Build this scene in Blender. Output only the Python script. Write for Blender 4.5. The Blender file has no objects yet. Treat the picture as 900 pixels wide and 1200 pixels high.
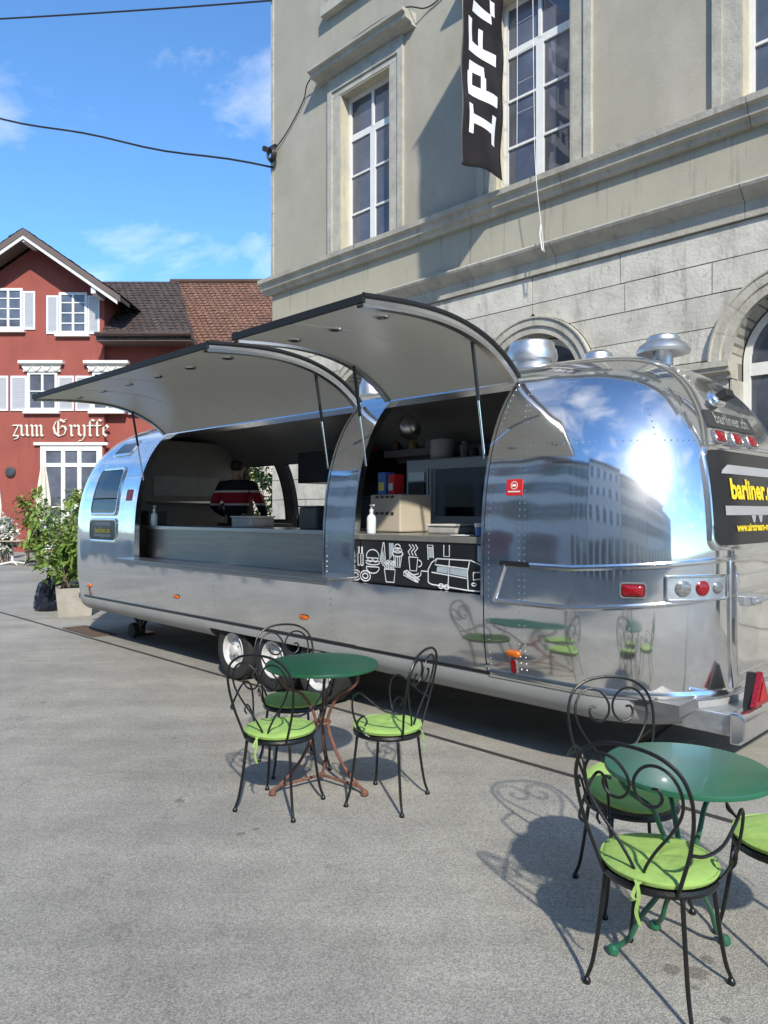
import bpy, bmesh, math, random
from mathutils import Vector, Matrix
random.seed(7)
PI = math.pi
scn = bpy.context.scene
col = scn.collection

# ------------------------------------------------------------------ camera, sky, sun, exposure
CAM_H = 1.62
cam = bpy.data.cameras.new('camera'); camo = bpy.data.objects.new('camera', cam); col.objects.link(camo)
camo.location = (0, 0, CAM_H); camo.rotation_euler = (PI/2, 0, 0)
cam.sensor_fit = 'VERTICAL'; cam.sensor_height = 36.0; cam.lens = 36.0*867/1200
cam.clip_start = 0.05; cam.clip_end = 2000
scn.camera = camo

SUN_EL = math.radians(38)
sun_h = Vector((0.21, -0.977)).normalized()
sun_pos = Vector((sun_h.x*math.cos(SUN_EL), sun_h.y*math.cos(SUN_EL), math.sin(SUN_EL)))
w = bpy.data.worlds.new('World'); scn.world = w; w.use_nodes = True
nt = w.node_tree; nt.nodes.clear()
def wn(t, **k):
    n = nt.nodes.new(t)
    for a, b in k.items(): setattr(n, a, b)
    return n
sky = wn('ShaderNodeTexSky', sky_type='NISHITA', sun_disc=False, sun_elevation=SUN_EL,
         sun_rotation=math.atan2(sun_h.x, sun_h.y), altitude=450.0, air_density=1.0, dust_density=0.25, ozone_density=2.2)
bg = wn('ShaderNodeBackground'); bg.inputs['Strength'].default_value = 0.15
out = wn('ShaderNodeOutputWorld')
tc = wn('ShaderNodeTexCoord'); sep = wn('ShaderNodeSeparateXYZ')
nt.links.new(tc.outputs['Generated'], sep.inputs[0])
ad = wn('ShaderNodeMath', operation='ADD'); ad.inputs[1].default_value = 0.22
mx = wn('ShaderNodeMath', operation='MAXIMUM'); mx.inputs[1].default_value = 0.0
nt.links.new(sep.outputs['Z'], mx.inputs[0]); nt.links.new(mx.outputs[0], ad.inputs[0])
dx = wn('ShaderNodeMath', operation='DIVIDE'); dy = wn('ShaderNodeMath', operation='DIVIDE')
nt.links.new(sep.outputs['X'], dx.inputs[0]); nt.links.new(ad.outputs[0], dx.inputs[1])
nt.links.new(sep.outputs['Y'], dy.inputs[0]); nt.links.new(ad.outputs[0], dy.inputs[1])
cmb = wn('ShaderNodeCombineXYZ'); nt.links.new(dx.outputs[0], cmb.inputs[0]); nt.links.new(dy.outputs[0], cmb.inputs[1])
cn = wn('ShaderNodeTexNoise'); cn.inputs['Scale'].default_value = 2.3; cn.inputs['Detail'].default_value = 9.0
cn.inputs['Roughness'].default_value = 0.58; cn.inputs['Distortion'].default_value = 0.35
mpn = wn('ShaderNodeMapping'); mpn.inputs['Location'].default_value = (11.9, -12.9, 0.0)
nt.links.new(cmb.outputs[0], mpn.inputs[0]); nt.links.new(mpn.outputs[0], cn.inputs['Vector'])
cr = wn('ShaderNodeValToRGB'); cr.color_ramp.elements[0].position = 0.50; cr.color_ramp.elements[1].position = 0.92
cr.color_ramp.elements[1].color = (1, 1, 1, 1)
nt.links.new(cn.outputs['Fac'], cr.inputs[0])
mix = wn('ShaderNodeMix', data_type='RGBA')
tint = wn('ShaderNodeMix', data_type='RGBA', blend_type='MULTIPLY'); tint.inputs['Factor'].default_value = 1.0
tint.inputs[7].default_value = (0.42, 0.64, 0.80, 1)
nt.links.new(sky.outputs[0], tint.inputs[6])
nt.links.new(cr.outputs[0], mix.inputs['Factor']); nt.links.new(tint.outputs[2], mix.inputs[6])
mix.inputs[7].default_value = (4.6, 4.55, 4.5, 1)
nt.links.new(mix.outputs[2], bg.inputs['Color']); nt.links.new(bg.outputs[0], out.inputs[0])

sl = bpy.data.lights.new('sun', 'SUN'); sl.energy = 2.45; sl.angle = math.radians(1.4); sl.color = (1.0, 0.94, 0.83)
so = bpy.data.objects.new('sun', sl); col.objects.link(so)
so.rotation_euler = (-sun_pos).to_track_quat('-Z', 'Y').to_euler(); so.location = sun_pos*40

scn.view_settings.view_transform = 'Standard'; scn.view_settings.look = 'None'
scn.view_settings.exposure = 1.17; scn.view_settings.gamma = 1.0
scn.view_settings.use_curve_mapping = False
scn.render.engine = 'CYCLES'
cy = scn.cycles
cy.use_denoising = True; cy.max_bounces = 8; cy.diffuse_bounces = 4; cy.glossy_bounces = 5; cy.transmission_bounces = 4
cy.caustics_reflective = True; cy.caustics_refractive = False; cy.blur_glossy = 1.5
cy.sample_clamp_indirect = 2.5

# ------------------------------------------------------------------ frames
UL = math.hypot(860, 867)
US = Vector((-860/UL, 867/UL)); UD = Vector((867/UL, 860/UL))
ROT = math.atan2(-US.y, -US.x)          # street frame: local x = -s, local y = D (distance from the camera line to the facade)
def street_world(s, D, z=0.0): return Vector((s*US.x + D*UD.x, s*US.y + D*UD.y, z))
def stf(p): return (-p[0], p[1], p[2])
ORG = {}

# ------------------------------------------------------------------ materials
MATS = {}
def mat(name, c, rough=0.6, metal=0.0, var=0.12, scale=6.0, bump=0.0, bscale=60.0, spec=0.5, c2=None, stretch=(1, 1, 1),
        rnd=0.0, rvar=0.0, ramp=(0.35, 0.7), emit=None, coat=0.0, subsurf=0.0, detail=6.0):
    if name in MATS: return MATS[name]
    m = bpy.data.materials.new(name); m.use_nodes = True; MATS[name] = m
    t = m.node_tree; b = t.nodes['Principled BSDF']
    b.inputs['Roughness'].default_value = rough; b.inputs['Metallic'].default_value = metal
    b.inputs['Specular IOR Level'].default_value = spec
    if coat: b.inputs['Coat Weight'].default_value = coat
    cc = t.nodes.new('ShaderNodeTexCoord'); mp = t.nodes.new('ShaderNodeMapping'); mp.inputs['Scale'].default_value = stretch
    t.links.new(cc.outputs['Object'], mp.inputs[0])
    n = t.nodes.new('ShaderNodeTexNoise'); n.inputs['Scale'].default_value = scale; n.inputs['Detail'].default_value = detail
    n.inputs['Roughness'].default_value = 0.6
    t.links.new(mp.outputs[0], n.inputs['Vector'])
    r = t.nodes.new('ShaderNodeValToRGB')
    a = c2 if c2 else tuple(max(0, x*(1-var)) for x in c)
    bb = c if c2 else tuple(min(1, x*(1+var)) for x in c)
    r.color_ramp.elements[0].position, r.color_ramp.elements[1].position = ramp
    r.color_ramp.elements[0].color = (*a, 1); r.color_ramp.elements[1].color = (*bb, 1)
    t.links.new(n.outputs['Fac'], r.inputs[0])
    last = r.outputs[0]
    if rnd:
        oi = t.nodes.new('ShaderNodeObjectInfo'); mr = t.nodes.new('ShaderNodeMapRange')
        mr.inputs['To Min'].default_value = 1-rnd; mr.inputs['To Max'].default_value = 1+rnd
        t.links.new(oi.outputs['Random'], mr.inputs['Value'])
        mm = t.nodes.new('ShaderNodeMix'); mm.data_type = 'RGBA'; mm.blend_type = 'MULTIPLY'; mm.inputs['Factor'].default_value = 1
        t.links.new(last, mm.inputs[6]); t.links.new(mr.outputs[0], mm.inputs[7]); last = mm.outputs[2]
    t.links.new(last, b.inputs['Base Color'])
    if rvar:
        mr = t.nodes.new('ShaderNodeMapRange'); mr.inputs['To Min'].default_value = rough-rvar; mr.inputs['To Max'].default_value = rough+rvar
        t.links.new(n.outputs['Fac'], mr.inputs['Value']); t.links.new(mr.outputs[0], b.inputs['Roughness'])
    if bump:
        n2 = t.nodes.new('ShaderNodeTexNoise'); n2.inputs['Scale'].default_value = bscale; n2.inputs['Detail'].default_value = 5
        t.links.new(cc.outputs['Object'], n2.inputs['Vector'])
        bp = t.nodes.new('ShaderNodeBump'); bp.inputs['Strength'].default_value = bump; bp.inputs['Distance'].default_value = 0.02
        t.links.new(n2.outputs['Fac'], bp.inputs['Height']); t.links.new(bp.outputs[0], b.inputs['Normal'])
    if emit:
        b.inputs['Emission Color'].default_value = (*emit[0], 1); b.inputs['Emission Strength'].default_value = emit[1]
    m['b'] = 1
    return m
def nodes_of(m): return m.node_tree, m.node_tree.nodes['Principled BSDF']

# ------------------------------------------------------------------ mesh builder
def catmull(pts, sub=4, closed=False):
    P = [Vector(p) for p in pts]; n = len(P); o = []
    rng = range(n) if closed else range(n-1)
    for i in rng:
        p1, p2 = P[i], P[(i+1) % n]
        p0 = P[i-1] if (i > 0 or closed) else p1*2-p2
        p3 = P[(i+2) % n] if (i+2 < n or closed) else p2*2-p1
        for k in range(sub):
            t = k/sub
            o.append(0.5*((2*p1)+(p2-p0)*t+(2*p0-5*p1+4*p2-p3)*t*t+(3*p1-p0-3*p2+p3)*t**3))
    if not closed: o.append(P[-1])
    return o

class MB:
    def __init__(s, street=False, f=None):
        s.v = []; s.fc = []; s.mi = []; s.f = f or (stf if street else None); s.cur = 0
    def pt(s, p):
        s.v.append(tuple(s.f(p)) if s.f else tuple(p)); return len(s.v)-1
    def face(s, idx): s.fc.append(tuple(idx)); s.mi.append(s.cur)
    def box(s, a, b, rot=None, c=None):
        x0, x1 = sorted((a[0], b[0])); y0, y1 = sorted((a[1], b[1])); z0, z1 = sorted((a[2], b[2]))
        P = [(x0,y0,z0),(x1,y0,z0),(x1,y1,z0),(x0,y1,z0),(x0,y0,z1),(x1,y0,z1),(x1,y1,z1),(x0,y1,z1)]
        if rot is not None:
            cc = Vector(c) if c else Vector(((x0+x1)/2, (y0+y1)/2, (z0+z1)/2))
            P = [cc + rot @ (Vector(p)-cc) for p in P]
        i = [s.pt(p) for p in P]
        for q in ((0,3,2,1),(4,5,6,7),(0,1,5,4),(1,2,6,5),(2,3,7,6),(3,0,4,7)): s.face([i[k] for k in q])
        return s
    def tube(s, pts, r, n=7, closed=False, cap=True, r2=None):
        P = [Vector(p) for p in pts]; N = len(P); rings = []
        T = []
        for i in range(N):
            a = P[(i-1) % N] if (closed or i > 0) else P[i]
            b = P[(i+1) % N] if (closed or i < N-1) else P[i]
            d = b-a
            T.append(d.normalized() if d.length > 1e-9 else Vector((0, 0, 1)))
        ref = Vector((0, 0, 1)) if abs(T[0].z) < 0.9 else Vector((1, 0, 0))
        nx = (ref - T[0]*ref.dot(T[0])).normalized()
        for i in range(N):
            nx = nx - T[i]*nx.dot(T[i])
            nx = nx.normalized() if nx.length > 1e-6 else T[i].orthogonal().normalized()
            ny = T[i].cross(nx)
            rr = r(i/(N-1)) if callable(r) else r
            rings.append([s.pt(P[i] + nx*math.cos(2*PI*k/n)*rr + ny*math.sin(2*PI*k/n)*rr) for k in range(n)])
        for i in range(N if closed else N-1):
            A, B = rings[i], rings[(i+1) % N]
            for k in range(n): s.face((A[k], A[(k+1) % n], B[(k+1) % n], B[k]))
        if cap and not closed:
            s.face(rings[0][::-1]); s.face(rings[-1])
        return s
    def lathe(s, prof, n=24, c=(0, 0, 0), m=None):
        rings = []
        for r, z in prof:
            if r < 1e-6:
                p = Vector((0, 0, z)); p = m @ p if m else p
                rings.append([s.pt(Vector(c)+p)])
            else:
                R = []
                for k in range(n):
                    p = Vector((r*math.cos(2*PI*k/n), r*math.sin(2*PI*k/n), z)); p = m @ p if m else p
                    R.append(s.pt(Vector(c)+p))
                rings.append(R)
        for A, B in zip(rings, rings[1:]):
            for k in range(n):
                k2 = (k+1) % n
                if len(A) == 1 and len(B) == 1: continue
                if len(A) == 1: s.face((A[0], B[k2], B[k]))
                elif len(B) == 1: s.face((A[k], A[k2], B[0]))
                else: s.face((A[k], A[k2], B[k2], B[k]))
        return s
    def prism(s, poly, fn, d0, d1):
        """poly of 2-D points, fn(a,b,d)->3-D; extruded from d0 to d1"""
        A = [s.pt(fn(a, b, d0)) for a, b in poly]; B = [s.pt(fn(a, b, d1)) for a, b in poly]
        s.face(A[::-1]); s.face(B); n = len(poly)
        for k in range(n): s.face((A[k], A[(k+1) % n], B[(k+1) % n], B[k]))
        return s
    def grid(s, rows, skip=None, closed=False):
        I = [[s.pt(p) for p in r] for r in rows]
        for i in range(len(I)-1):
            m = len(I[i])
            for j in range(m if closed else m-1):
                if skip and skip(i, j): continue
                s.face((I[i][j], I[i][(j+1) % m], I[i+1][(j+1) % m], I[i+1][j]))
        return s
    def mesh(s, name, mats, org=(0, 0, 0), smooth=False, weld=0.0, sharp=35):
        me = bpy.data.meshes.new(name)
        o = org
        me.from_pydata([(x-o[0], y-o[1], z-o[2]) for x, y, z in s.v], [], s.fc)
        for m in (mats if isinstance(mats, (list, tuple)) else [mats]): me.materials.append(m)
        me.polygons.foreach_set('material_index', s.mi)
        bm = bmesh.new(); bm.from_mesh(me)
        if weld: bmesh.ops.remove_doubles(bm, verts=bm.verts, dist=weld)
        bmesh.ops.recalc_face_normals(bm, faces=bm.faces)
        if smooth:
            for f in bm.faces: f.smooth = True
            lim = math.radians(sharp)
            for e in bm.edges:
                if len(e.link_faces) == 2 and e.calc_face_angle(0) > lim: e.smooth = False
        bm.to_mesh(me); bm.free()
        return me
    def build(s, name, mats, parent=None, smooth=False, bevel=0.0, label=None, kind=None, weld=0.0, sharp=35):
        org = ORG[parent.name] if parent else (0, 0, 0)
        me = s.mesh(name, mats, org, smooth, weld, sharp)
        o = bpy.data.objects.new(name, me); col.objects.link(o)
        if parent: o.parent = parent
        ORG[o.name] = org
        if bevel:
            b = o.modifiers.new('bevel', 'BEVEL'); b.width = bevel; b.segments = 2; b.limit_method = 'ANGLE'
        if label: o['label'] = label
        if kind: o['kind'] = kind
        return o

def tag(o, label, cat, group=None, kind=None):
    if label: o['label'] = label
    if cat: o['category'] = cat
    if group: o['group'] = group
    if kind: o['kind'] = kind
    return o
def thing(name, label, cat, o=(0, 0, 0), street=False, group=None):
    """an Empty at the thing's base; o is in the frame the parts are written in"""
    e = bpy.data.objects.new(name, None); col.objects.link(e); e.empty_display_size = 0.2
    if street:
        lo = stf(o); e.location = street_world(o[0], o[1], o[2]); e.rotation_euler = (0, 0, ROT); ORG[e.name] = lo
    else:
        e.location = o; ORG[e.name] = tuple(o)
    return tag(e, label, cat, group)
def solo(mb, name, mats, label, cat, o=(0, 0, 0), street=False, group=None, kind=None, **k):
    """a thing that is one mesh, its origin at o"""
    lo = stf(o) if street else tuple(o)
    me = mb.mesh(name, mats, lo, k.get('smooth', False), k.get('weld', 0.0), k.get('sharp', 35))
    ob = bpy.data.objects.new(name, me); col.objects.link(ob); ORG[ob.name] = lo
    if street: ob.location = street_world(*o); ob.rotation_euler = (0, 0, ROT)
    else: ob.location = o
    if k.get('bevel'):
        b = ob.modifiers.new('bevel', 'BEVEL'); b.width = k['bevel']; b.segments = 2; b.limit_method = 'ANGLE'
    return tag(ob, label, cat, group, kind)
def place(name, me, parent, loc, rot=None, label=None):
    """a piece that shares its mesh; loc in the parent's own frame coordinates"""
    o = bpy.data.objects.new(name, me); col.objects.link(o); o.parent = parent
    og = ORG[parent.name]; o.location = (loc[0]-og[0], loc[1]-og[1], loc[2]-og[2])
    if rot: o.rotation_euler = rot
    ORG[o.name] = (0, 0, 0)
    if label: o['label'] = label
    return o
def copy_tree(o, parent=None):
    c = o.copy(); col.objects.link(c); c.parent = parent
    for ch in list(o.children): copy_tree(ch, c)
    return c
def text_mb(mb, txt, fn, size=1.0, off=0.0, align='CENTER', dense=0):
    """outline text from the built-in typeface as faces; fn(x, y) -> 3-D"""
    cu = bpy.data.curves.new('t', 'FONT'); cu.body = txt; cu.size = size; cu.offset = off; cu.align_x = align; cu.resolution_u = 3
    o = bpy.data.objects.new('t', cu); col.objects.link(o)
    dg = bpy.context.evaluated_depsgraph_get(); me = bpy.data.meshes.new_from_object(o.evaluated_get(dg))
    bpy.data.objects.remove(o); bpy.data.curves.remove(cu)
    base = len(mb.v)
    for v in me.vertices: mb.pt(fn(v.co.x, v.co.y))
    for p in me.polygons: mb.face([base+i for i in p.vertices])
    bpy.data.meshes.remove(me)
    return mb
def ribbon(mb, pts, wd, fn, k):
    """flat line of width wd along 2-D pts; fn(a,b,depth_index)->3-D"""
    P = [Vector((p[0], p[1])) for p in pts]; A = []; B = []
    for i, p in enumerate(P):
        d = (P[min(i+1, len(P)-1)] - P[max(i-1, 0)])
        d = d.normalized() if d.length > 1e-9 else Vector((1, 0))
        nrm = Vector((-d.y, d.x))*wd/2
        a, b = p+nrm, p-nrm
        A.append(mb.pt(fn(a.x, a.y, k))); B.append(mb.pt(fn(b.x, b.y, k)))
    for i in range(len(P)-1): mb.face((A[i], A[i+1], B[i+1], B[i]))

# common materials
M_ALU = mat('polished_aluminium', (0.83, 0.83, 0.835), 0.072, 1.0, var=0.05, scale=1.3, rvar=0.03)
t_, b_ = nodes_of(M_ALU)      # slow waviness of the sheet metal
_c = t_.nodes.new('ShaderNodeTexCoord'); _n = t_.nodes.new('ShaderNodeTexNoise'); _n.inputs['Scale'].default_value = 2.2; _n.inputs['Detail'].default_value = 1.5
_b = t_.nodes.new('ShaderNodeBump'); _b.inputs['Strength'].default_value = 0.24; _b.inputs['Distance'].default_value = 0.03
t_.links.new(_c.outputs['Object'], _n.inputs['Vector']); t_.links.new(_n.outputs['Fac'], _b.inputs['Height']); t_.links.new(_b.outputs[0], b_.inputs['Normal'])
_p2 = t_.nodes.new('ShaderNodeBsdfPrincipled'); _p2.inputs['Base Color'].default_value = (0.80, 0.80, 0.80, 1); _p2.inputs['Metallic'].default_value = 1.0; _p2.inputs['Roughness'].default_value = 0.36
_ns = t_.nodes.new('ShaderNodeTexNoise'); _ns.inputs['Scale'].default_value = 3.5; _ns.inputs['Detail'].default_value = 7
t_.links.new(_c.outputs['Object'], _ns.inputs['Vector'])
_mr = t_.nodes.new('ShaderNodeMapRange'); _mr.inputs['From Min'].default_value = 0.3; _mr.inputs['From Max'].default_value = 0.7; _mr.inputs['To Min'].default_value = 0.10; _mr.inputs['To Max'].default_value = 0.26
t_.links.new(_ns.outputs['Fac'], _mr.inputs['Value'])
_ms = t_.nodes.new('ShaderNodeMixShader'); t_.links.new(_mr.outputs[0], _ms.inputs[0]); t_.links.new(b_.outputs[0], _ms.inputs[1]); t_.links.new(_p2.outputs[0], _ms.inputs[2])
t_.links.new(_ms.outputs[0], t_.nodes['Material Output'].inputs['Surface'])
M_TRIM = mat('bright_trim', (0.78, 0.78, 0.79), 0.16, 1.0, var=0.06, scale=8)
M_STEEL = mat('brushed_steel', (0.62, 0.61, 0.59), 0.28, 1.0, var=0.08, scale=3, stretch=(1, 1, 25))
M_GALV = mat('galvanised', (0.56, 0.58, 0.6), 0.42, 0.9, var=0.15, scale=14)
M_BLACK = mat('black_rubber', (0.009, 0.009, 0.009), 0.6, var=0.2)
M_BLACKP = mat('black_paint', (0.016, 0.016, 0.017), 0.32, var=0.15, spec=0.5)
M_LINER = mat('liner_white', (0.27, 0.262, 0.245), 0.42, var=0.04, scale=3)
M_GREYP = mat('grey_paint', (0.31, 0.31, 0.305), 0.38, var=0.06, scale=4)
M_RED = mat('red_lens', (0.25, 0.005, 0.010), 0.14, var=0.35, scale=70, spec=0.7)
M_ORANGE = mat('orange_lens', (0.50, 0.115, 0.006), 0.14, var=0.1, spec=0.7)
M_CLEAR = mat('clear_lens', (0.26, 0.26, 0.26), 0.18, 0.45, var=0.3, scale=60, spec=0.8)
M_WHITE = mat('white_plastic', (0.72, 0.72, 0.70), 0.4, var=0.05)
M_GLASS = mat('pane_glass', (0.10, 0.11, 0.14), 0.05, var=0.5, scale=0.8, spec=0.75)
M_TINT = mat('tinted_window', (0.012, 0.013, 0.014), 0.05, var=0.2, spec=0.8)
M_YEL = mat('yellow_print', (0.80, 0.58, 0.02), 0.5, var=0.03)
M_GPRINT = mat('grey_print', (0.33, 0.33, 0.33), 0.5, var=0.04)
# ================================================================== SETTING: ground
M_ASPH = mat('asphalt', (0.245, 0.242, 0.232), 0.9, var=0.1)
def ground_nodes(m, base, dark, light, spots=()):
    t, b = nodes_of(m)
    geo = t.nodes.new('ShaderNodeNewGeometry')
    def noise(sc, det, ro=0.6, st=None):
        n = t.nodes.new('ShaderNodeTexNoise'); n.inputs['Scale'].default_value = sc; n.inputs['Detail'].default_value = det; n.inputs['Roughness'].default_value = ro
        src = geo.outputs['Position']
        if st:
            mp = t.nodes.new('ShaderNodeMapping'); mp.inputs['Rotation'].default_value = (0, 0, -ROT); mp.inputs['Scale'].default_value = st
            t.links.new(src, mp.inputs[0]); src = mp.outputs[0]
        t.links.new(src, n.inputs['Vector']); return n.outputs['Fac']
    def ramp(f, p0, p1, c0, c1):
        r = t.nodes.new('ShaderNodeValToRGB'); r.color_ramp.elements[0].position = p0; r.color_ramp.elements[1].position = p1
        r.color_ramp.elements[0].color = (*c0, 1); r.color_ramp.elements[1].color = (*c1, 1); t.links.new(f, r.inputs[0]); return r.outputs[0]
    def mul(a, c, fac=1.0, bt='MULTIPLY'):
        mm = t.nodes.new('ShaderNodeMix'); mm.data_type = 'RGBA'; mm.blend_type = bt; mm.inputs['Factor'].default_value = fac
        t.links.new(a, mm.inputs[6]); t.links.new(c, mm.inputs[7]); return mm.outputs[2]
    vo = t.nodes.new('ShaderNodeTexVoronoi'); vo.inputs['Scale'].default_value = 190; t.links.new(geo.outputs['Position'], vo.inputs['Vector'])
    sp = t.nodes.new('ShaderNodeSeparateColor'); t.links.new(vo.outputs['Color'], sp.inputs[0])
    c = ramp(sp.outputs[0], 0.05, 0.95, dark, light)
    c = mul(c, ramp(noise(0.55, 6), 0.3, 0.72, (0.80, 0.80, 0.80), (1.08, 1.07, 1.05)))
    c = mul(c, ramp(noise(3.2, 5), 0.35, 0.65, (0.90, 0.90, 0.90), (1.05, 1.05, 1.05)))
    c = mul(c, ramp(noise(1.0, 6, 0.65, (0.12, 1.6, 1)), 0.36, 0.62, (0.84, 0.835, 0.82), (1.08, 1.07, 1.05)))
    c = mul(c, ramp(noise(0.22, 8, 0.7), 0.40, 0.60, (0.86, 0.86, 0.86), (1.05, 1.05, 1.04)))
    vc = t.nodes.new('ShaderNodeTexVoronoi'); vc.feature = 'DISTANCE_TO_EDGE'; vc.inputs['Scale'].default_value = 0.33
    wv = t.nodes.new('ShaderNodeVectorMath'); wv.operation = 'ADD'; nz = t.nodes.new('ShaderNodeTexNoise'); nz.inputs['Scale'].default_value = 2.4; nz.inputs['Detail'].default_value = 6; t.links.new(geo.outputs['Position'], nz.inputs['Vector'])
    t.links.new(geo.outputs['Position'], wv.inputs[0]); t.links.new(nz.outputs['Color'], wv.inputs[1]); t.links.new(wv.outputs[0], vc.inputs['Vector'])
    c = mul(c, ramp(vc.outputs['Distance'], 0.0, 0.0035, (0.62, 0.61, 0.6), (1, 1, 1)), 0.55)
    c = mul(c, ramp(noise(9.0, 2, 0.4), 0.70, 0.76, (1, 1, 1), (0.86, 0.855, 0.85)))
    for (x, y, r) in spots:
        vm = t.nodes.new('ShaderNodeVectorMath'); vm.operation = 'DISTANCE'; vm.inputs[1].default_value = (x, y, 0)
        t.links.new(geo.outputs['Position'], vm.inputs[0])
        nn = noise(26, 4)
        ma = t.nodes.new('ShaderNodeMath'); ma.operation = 'MULTIPLY_ADD'; ma.inputs[1].default_value = r*1.3; ma.inputs[2].default_value = -r*0.65
        t.links.new(nn, ma.inputs[0])
        su = t.nodes.new('ShaderNodeMath'); su.operation = 'ADD'; t.links.new(vm.outputs['Value'], su.inputs[0]); t.links.new(ma.outputs[0], su.inputs[1])
        dv = t.nodes.new('ShaderNodeMath'); dv.operation = 'DIVIDE'; dv.inputs[1].default_value = r; t.links.new(su.outputs[0], dv.inputs[0])
        c = mul(c, ramp(dv.outputs[0], 0.72, 1.0, (0.60, 0.59, 0.58), (1, 1, 1)))
    t.links.new(c, b.inputs['Base Color'])
    bp = t.nodes.new('ShaderNodeBump'); bp.inputs['Strength'].default_value = 0.6; bp.inputs['Distance'].default_value = 0.003
    t.links.new(vo.outputs['Distance'], bp.inputs['Height']); t.links.new(bp.outputs[0], b.inputs['Normal'])
ground_nodes(M_ASPH, None, (0.22, 0.211, 0.188), (0.43, 0.413, 0.37),
             spots=((1.02, 2.62, .035), (1.10, 2.60, .045), (1.06, 2.52, .016), (1.17, 2.68, .03), (1.09, 2.36, .02), (1.02, 2.28, .026), (-0.72, 3.72, .028), (-0.66, 3.78, .02), (-2.9, 6.3, .03), (-1.5, 5.3, .02), (-1.15, 4.15, .03)))
mb = MB()
n = 40
for i in range(n+1):
    for j in range(n+1): mb.pt((-400+800*i/n, -300+900*j/n, 0))
for i in range(n):
    for j in range(n): mb.face((i*(n+1)+j, (i+1)*(n+1)+j, (i+1)*(n+1)+j+1, i*(n+1)+j+1))
mb.build('ground', M_ASPH, kind='structure')
M_PAVE = mat('pavement_asphalt', (0.25, 0.25, 0.24), 0.88)
ground_nodes(M_PAVE, None, (0.255, 0.245, 0.221), (0.385, 0.37, 0.337))
mb = MB(True); mb.box((-60, 4.035, -0.05), (80, 70, 0.005))
solo(mb, 'pavement', M_PAVE, None, None, (0, 0, 0), True, kind='structure')
M_SLOT = mat('slot_dark', (0.03, 0.029, 0.027), 0.9)
mb = MB(True); mb.box((-60, 3.995, -0.05), (80, 4.033, 0.0035))
solo(mb, 'pavement_joint', M_SLOT, None, None, (0, 0, 0), True, kind='structure')
dr = thing('drain_grate', 'rusty brown drain grate set in the pavement joint before the trailer nose', 'drain', (9.9, 4.2, 0.005), True)
M_RUST = mat('rusty_iron', (0.14, 0.085, 0.055), 0.8, c2=(0.07, 0.05, 0.04), scale=30)
mb = MB(True); mb.box((9.4, 4.05, .0055), (10.4, 4.09, .02)); mb.box((9.4, 4.33, .0055), (10.4, 4.37, .02)); mb.box((9.4, 4.091, .0055), (9.44, 4.329, .02)); mb.box((10.36, 4.091, .0055), (10.4, 4.329, .02))
mb.build('grate_frame', M_RUST, dr)
me = MB().box((-.022, -.118, 0), (.022, .118, .012)).mesh('bar', M_RUST)
for k in range(13): place('bar', me, dr, (-(9.49+k*.07), 4.21, .0055))

# ================================================================== generic window (frame mesh + each pane a sub-part)
def window(parent, fn, wd, ht, vs, hs, fr=0.06, bar=0.03, depth=0.06, fmat=None, gmat=None, name='window', arch=0.0, vspan=None, gd=None):
    """fn(a,b,d): a from -wd/2..wd/2, b from 0..ht, d inward. vs = vertical bars [(a,width,b0,b1)], hs = horizontal bars [(b,height,a0,a1)]"""
    mb = MB(); R = lambda a0, a1, b0, b1, d0, d1: mb.prism([(a0, b0), (a1, b0), (a1, b1), (a0, b1)], fn, d0, d1)
    W = wd/2
    R(-W, -W+fr, 0, ht, 0, depth); R(W-fr, W, 0, ht, 0, depth)
    R(-W+fr, W-fr, 0, fr, 0.002, depth); R(-W+fr, W-fr, ht-fr, ht, 0.002, depth)
    for (a, ww, b0, b1) in vs: R(a-ww/2, a+ww/2, max(b0, fr), min(b1, ht-fr), 0.006, depth-.004)
    for (b, hh, a0, a1) in hs: R(max(a0, -W+fr), min(a1, W-fr), b-hh/2, b+hh/2, 0.010, depth-.008)
    o = mb.build(name, fmat, parent)
    return o
def panes(o, fn, cells, d=0.035, th=0.008, gmat=None):
    for (a0, a1, b0, b1) in cells:
        MB().prism([(a0, b0), (a1, b0), (a1, b1), (a0, b1)], fn, d, d+th).build('pane', gmat or M_GLASS, o)

# ================================================================== STONE BUILDING
FD = 8.5; CORNER = 11.62; REND = -5.6
CEN = [9.02, 5.71, 2.39, -0.93, -4.25]
M_PLAS = mat('plaster', (0.40, 0.372, 0.295), 0.9, c2=(0.335, 0.31, 0.245), scale=0.9, bump=0.12, bscale=35, ramp=(0.25, 0.7))
def streaks(m, dark, amt, st=(5.0, 5.0, 0.25), lo=0.52, hi=0.72):
    t, b = nodes_of(m); src = b.inputs['Base Color'].links[0].from_socket
    cc = t.nodes.new('ShaderNodeTexCoord'); mp = t.nodes.new('ShaderNodeMapping'); mp.inputs['Scale'].default_value = st
    geo = t.nodes.new('ShaderNodeNewGeometry')
    t.links.new(geo.outputs['Position'], mp.inputs[0])
    n1 = t.nodes.new('ShaderNodeTexNoise'); n1.inputs['Scale'].default_value = 1.0; n1.inputs['Detail'].default_value = 7; n1.inputs['Roughness'].default_value = 0.7
    t.links.new(mp.outputs[0], n1.inputs['Vector'])
    r = t.nodes.new('ShaderNodeMapRange'); r.inputs['From Min'].default_value = lo; r.inputs['From Max'].default_value = hi; r.inputs['To Max'].default_value = amt
    t.links.new(n1.outputs['Fac'], r.inputs['Value'])
    mm = t.nodes.new('ShaderNodeMix'); mm.data_type = 'RGBA'; t.links.new(r.outputs[0], mm.inputs['Factor']); t.links.new(src, mm.inputs[6]); mm.inputs[7].default_value = (*dark, 1)
    t.links.new(mm.outputs[2], b.inputs['Base Color'])
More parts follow.
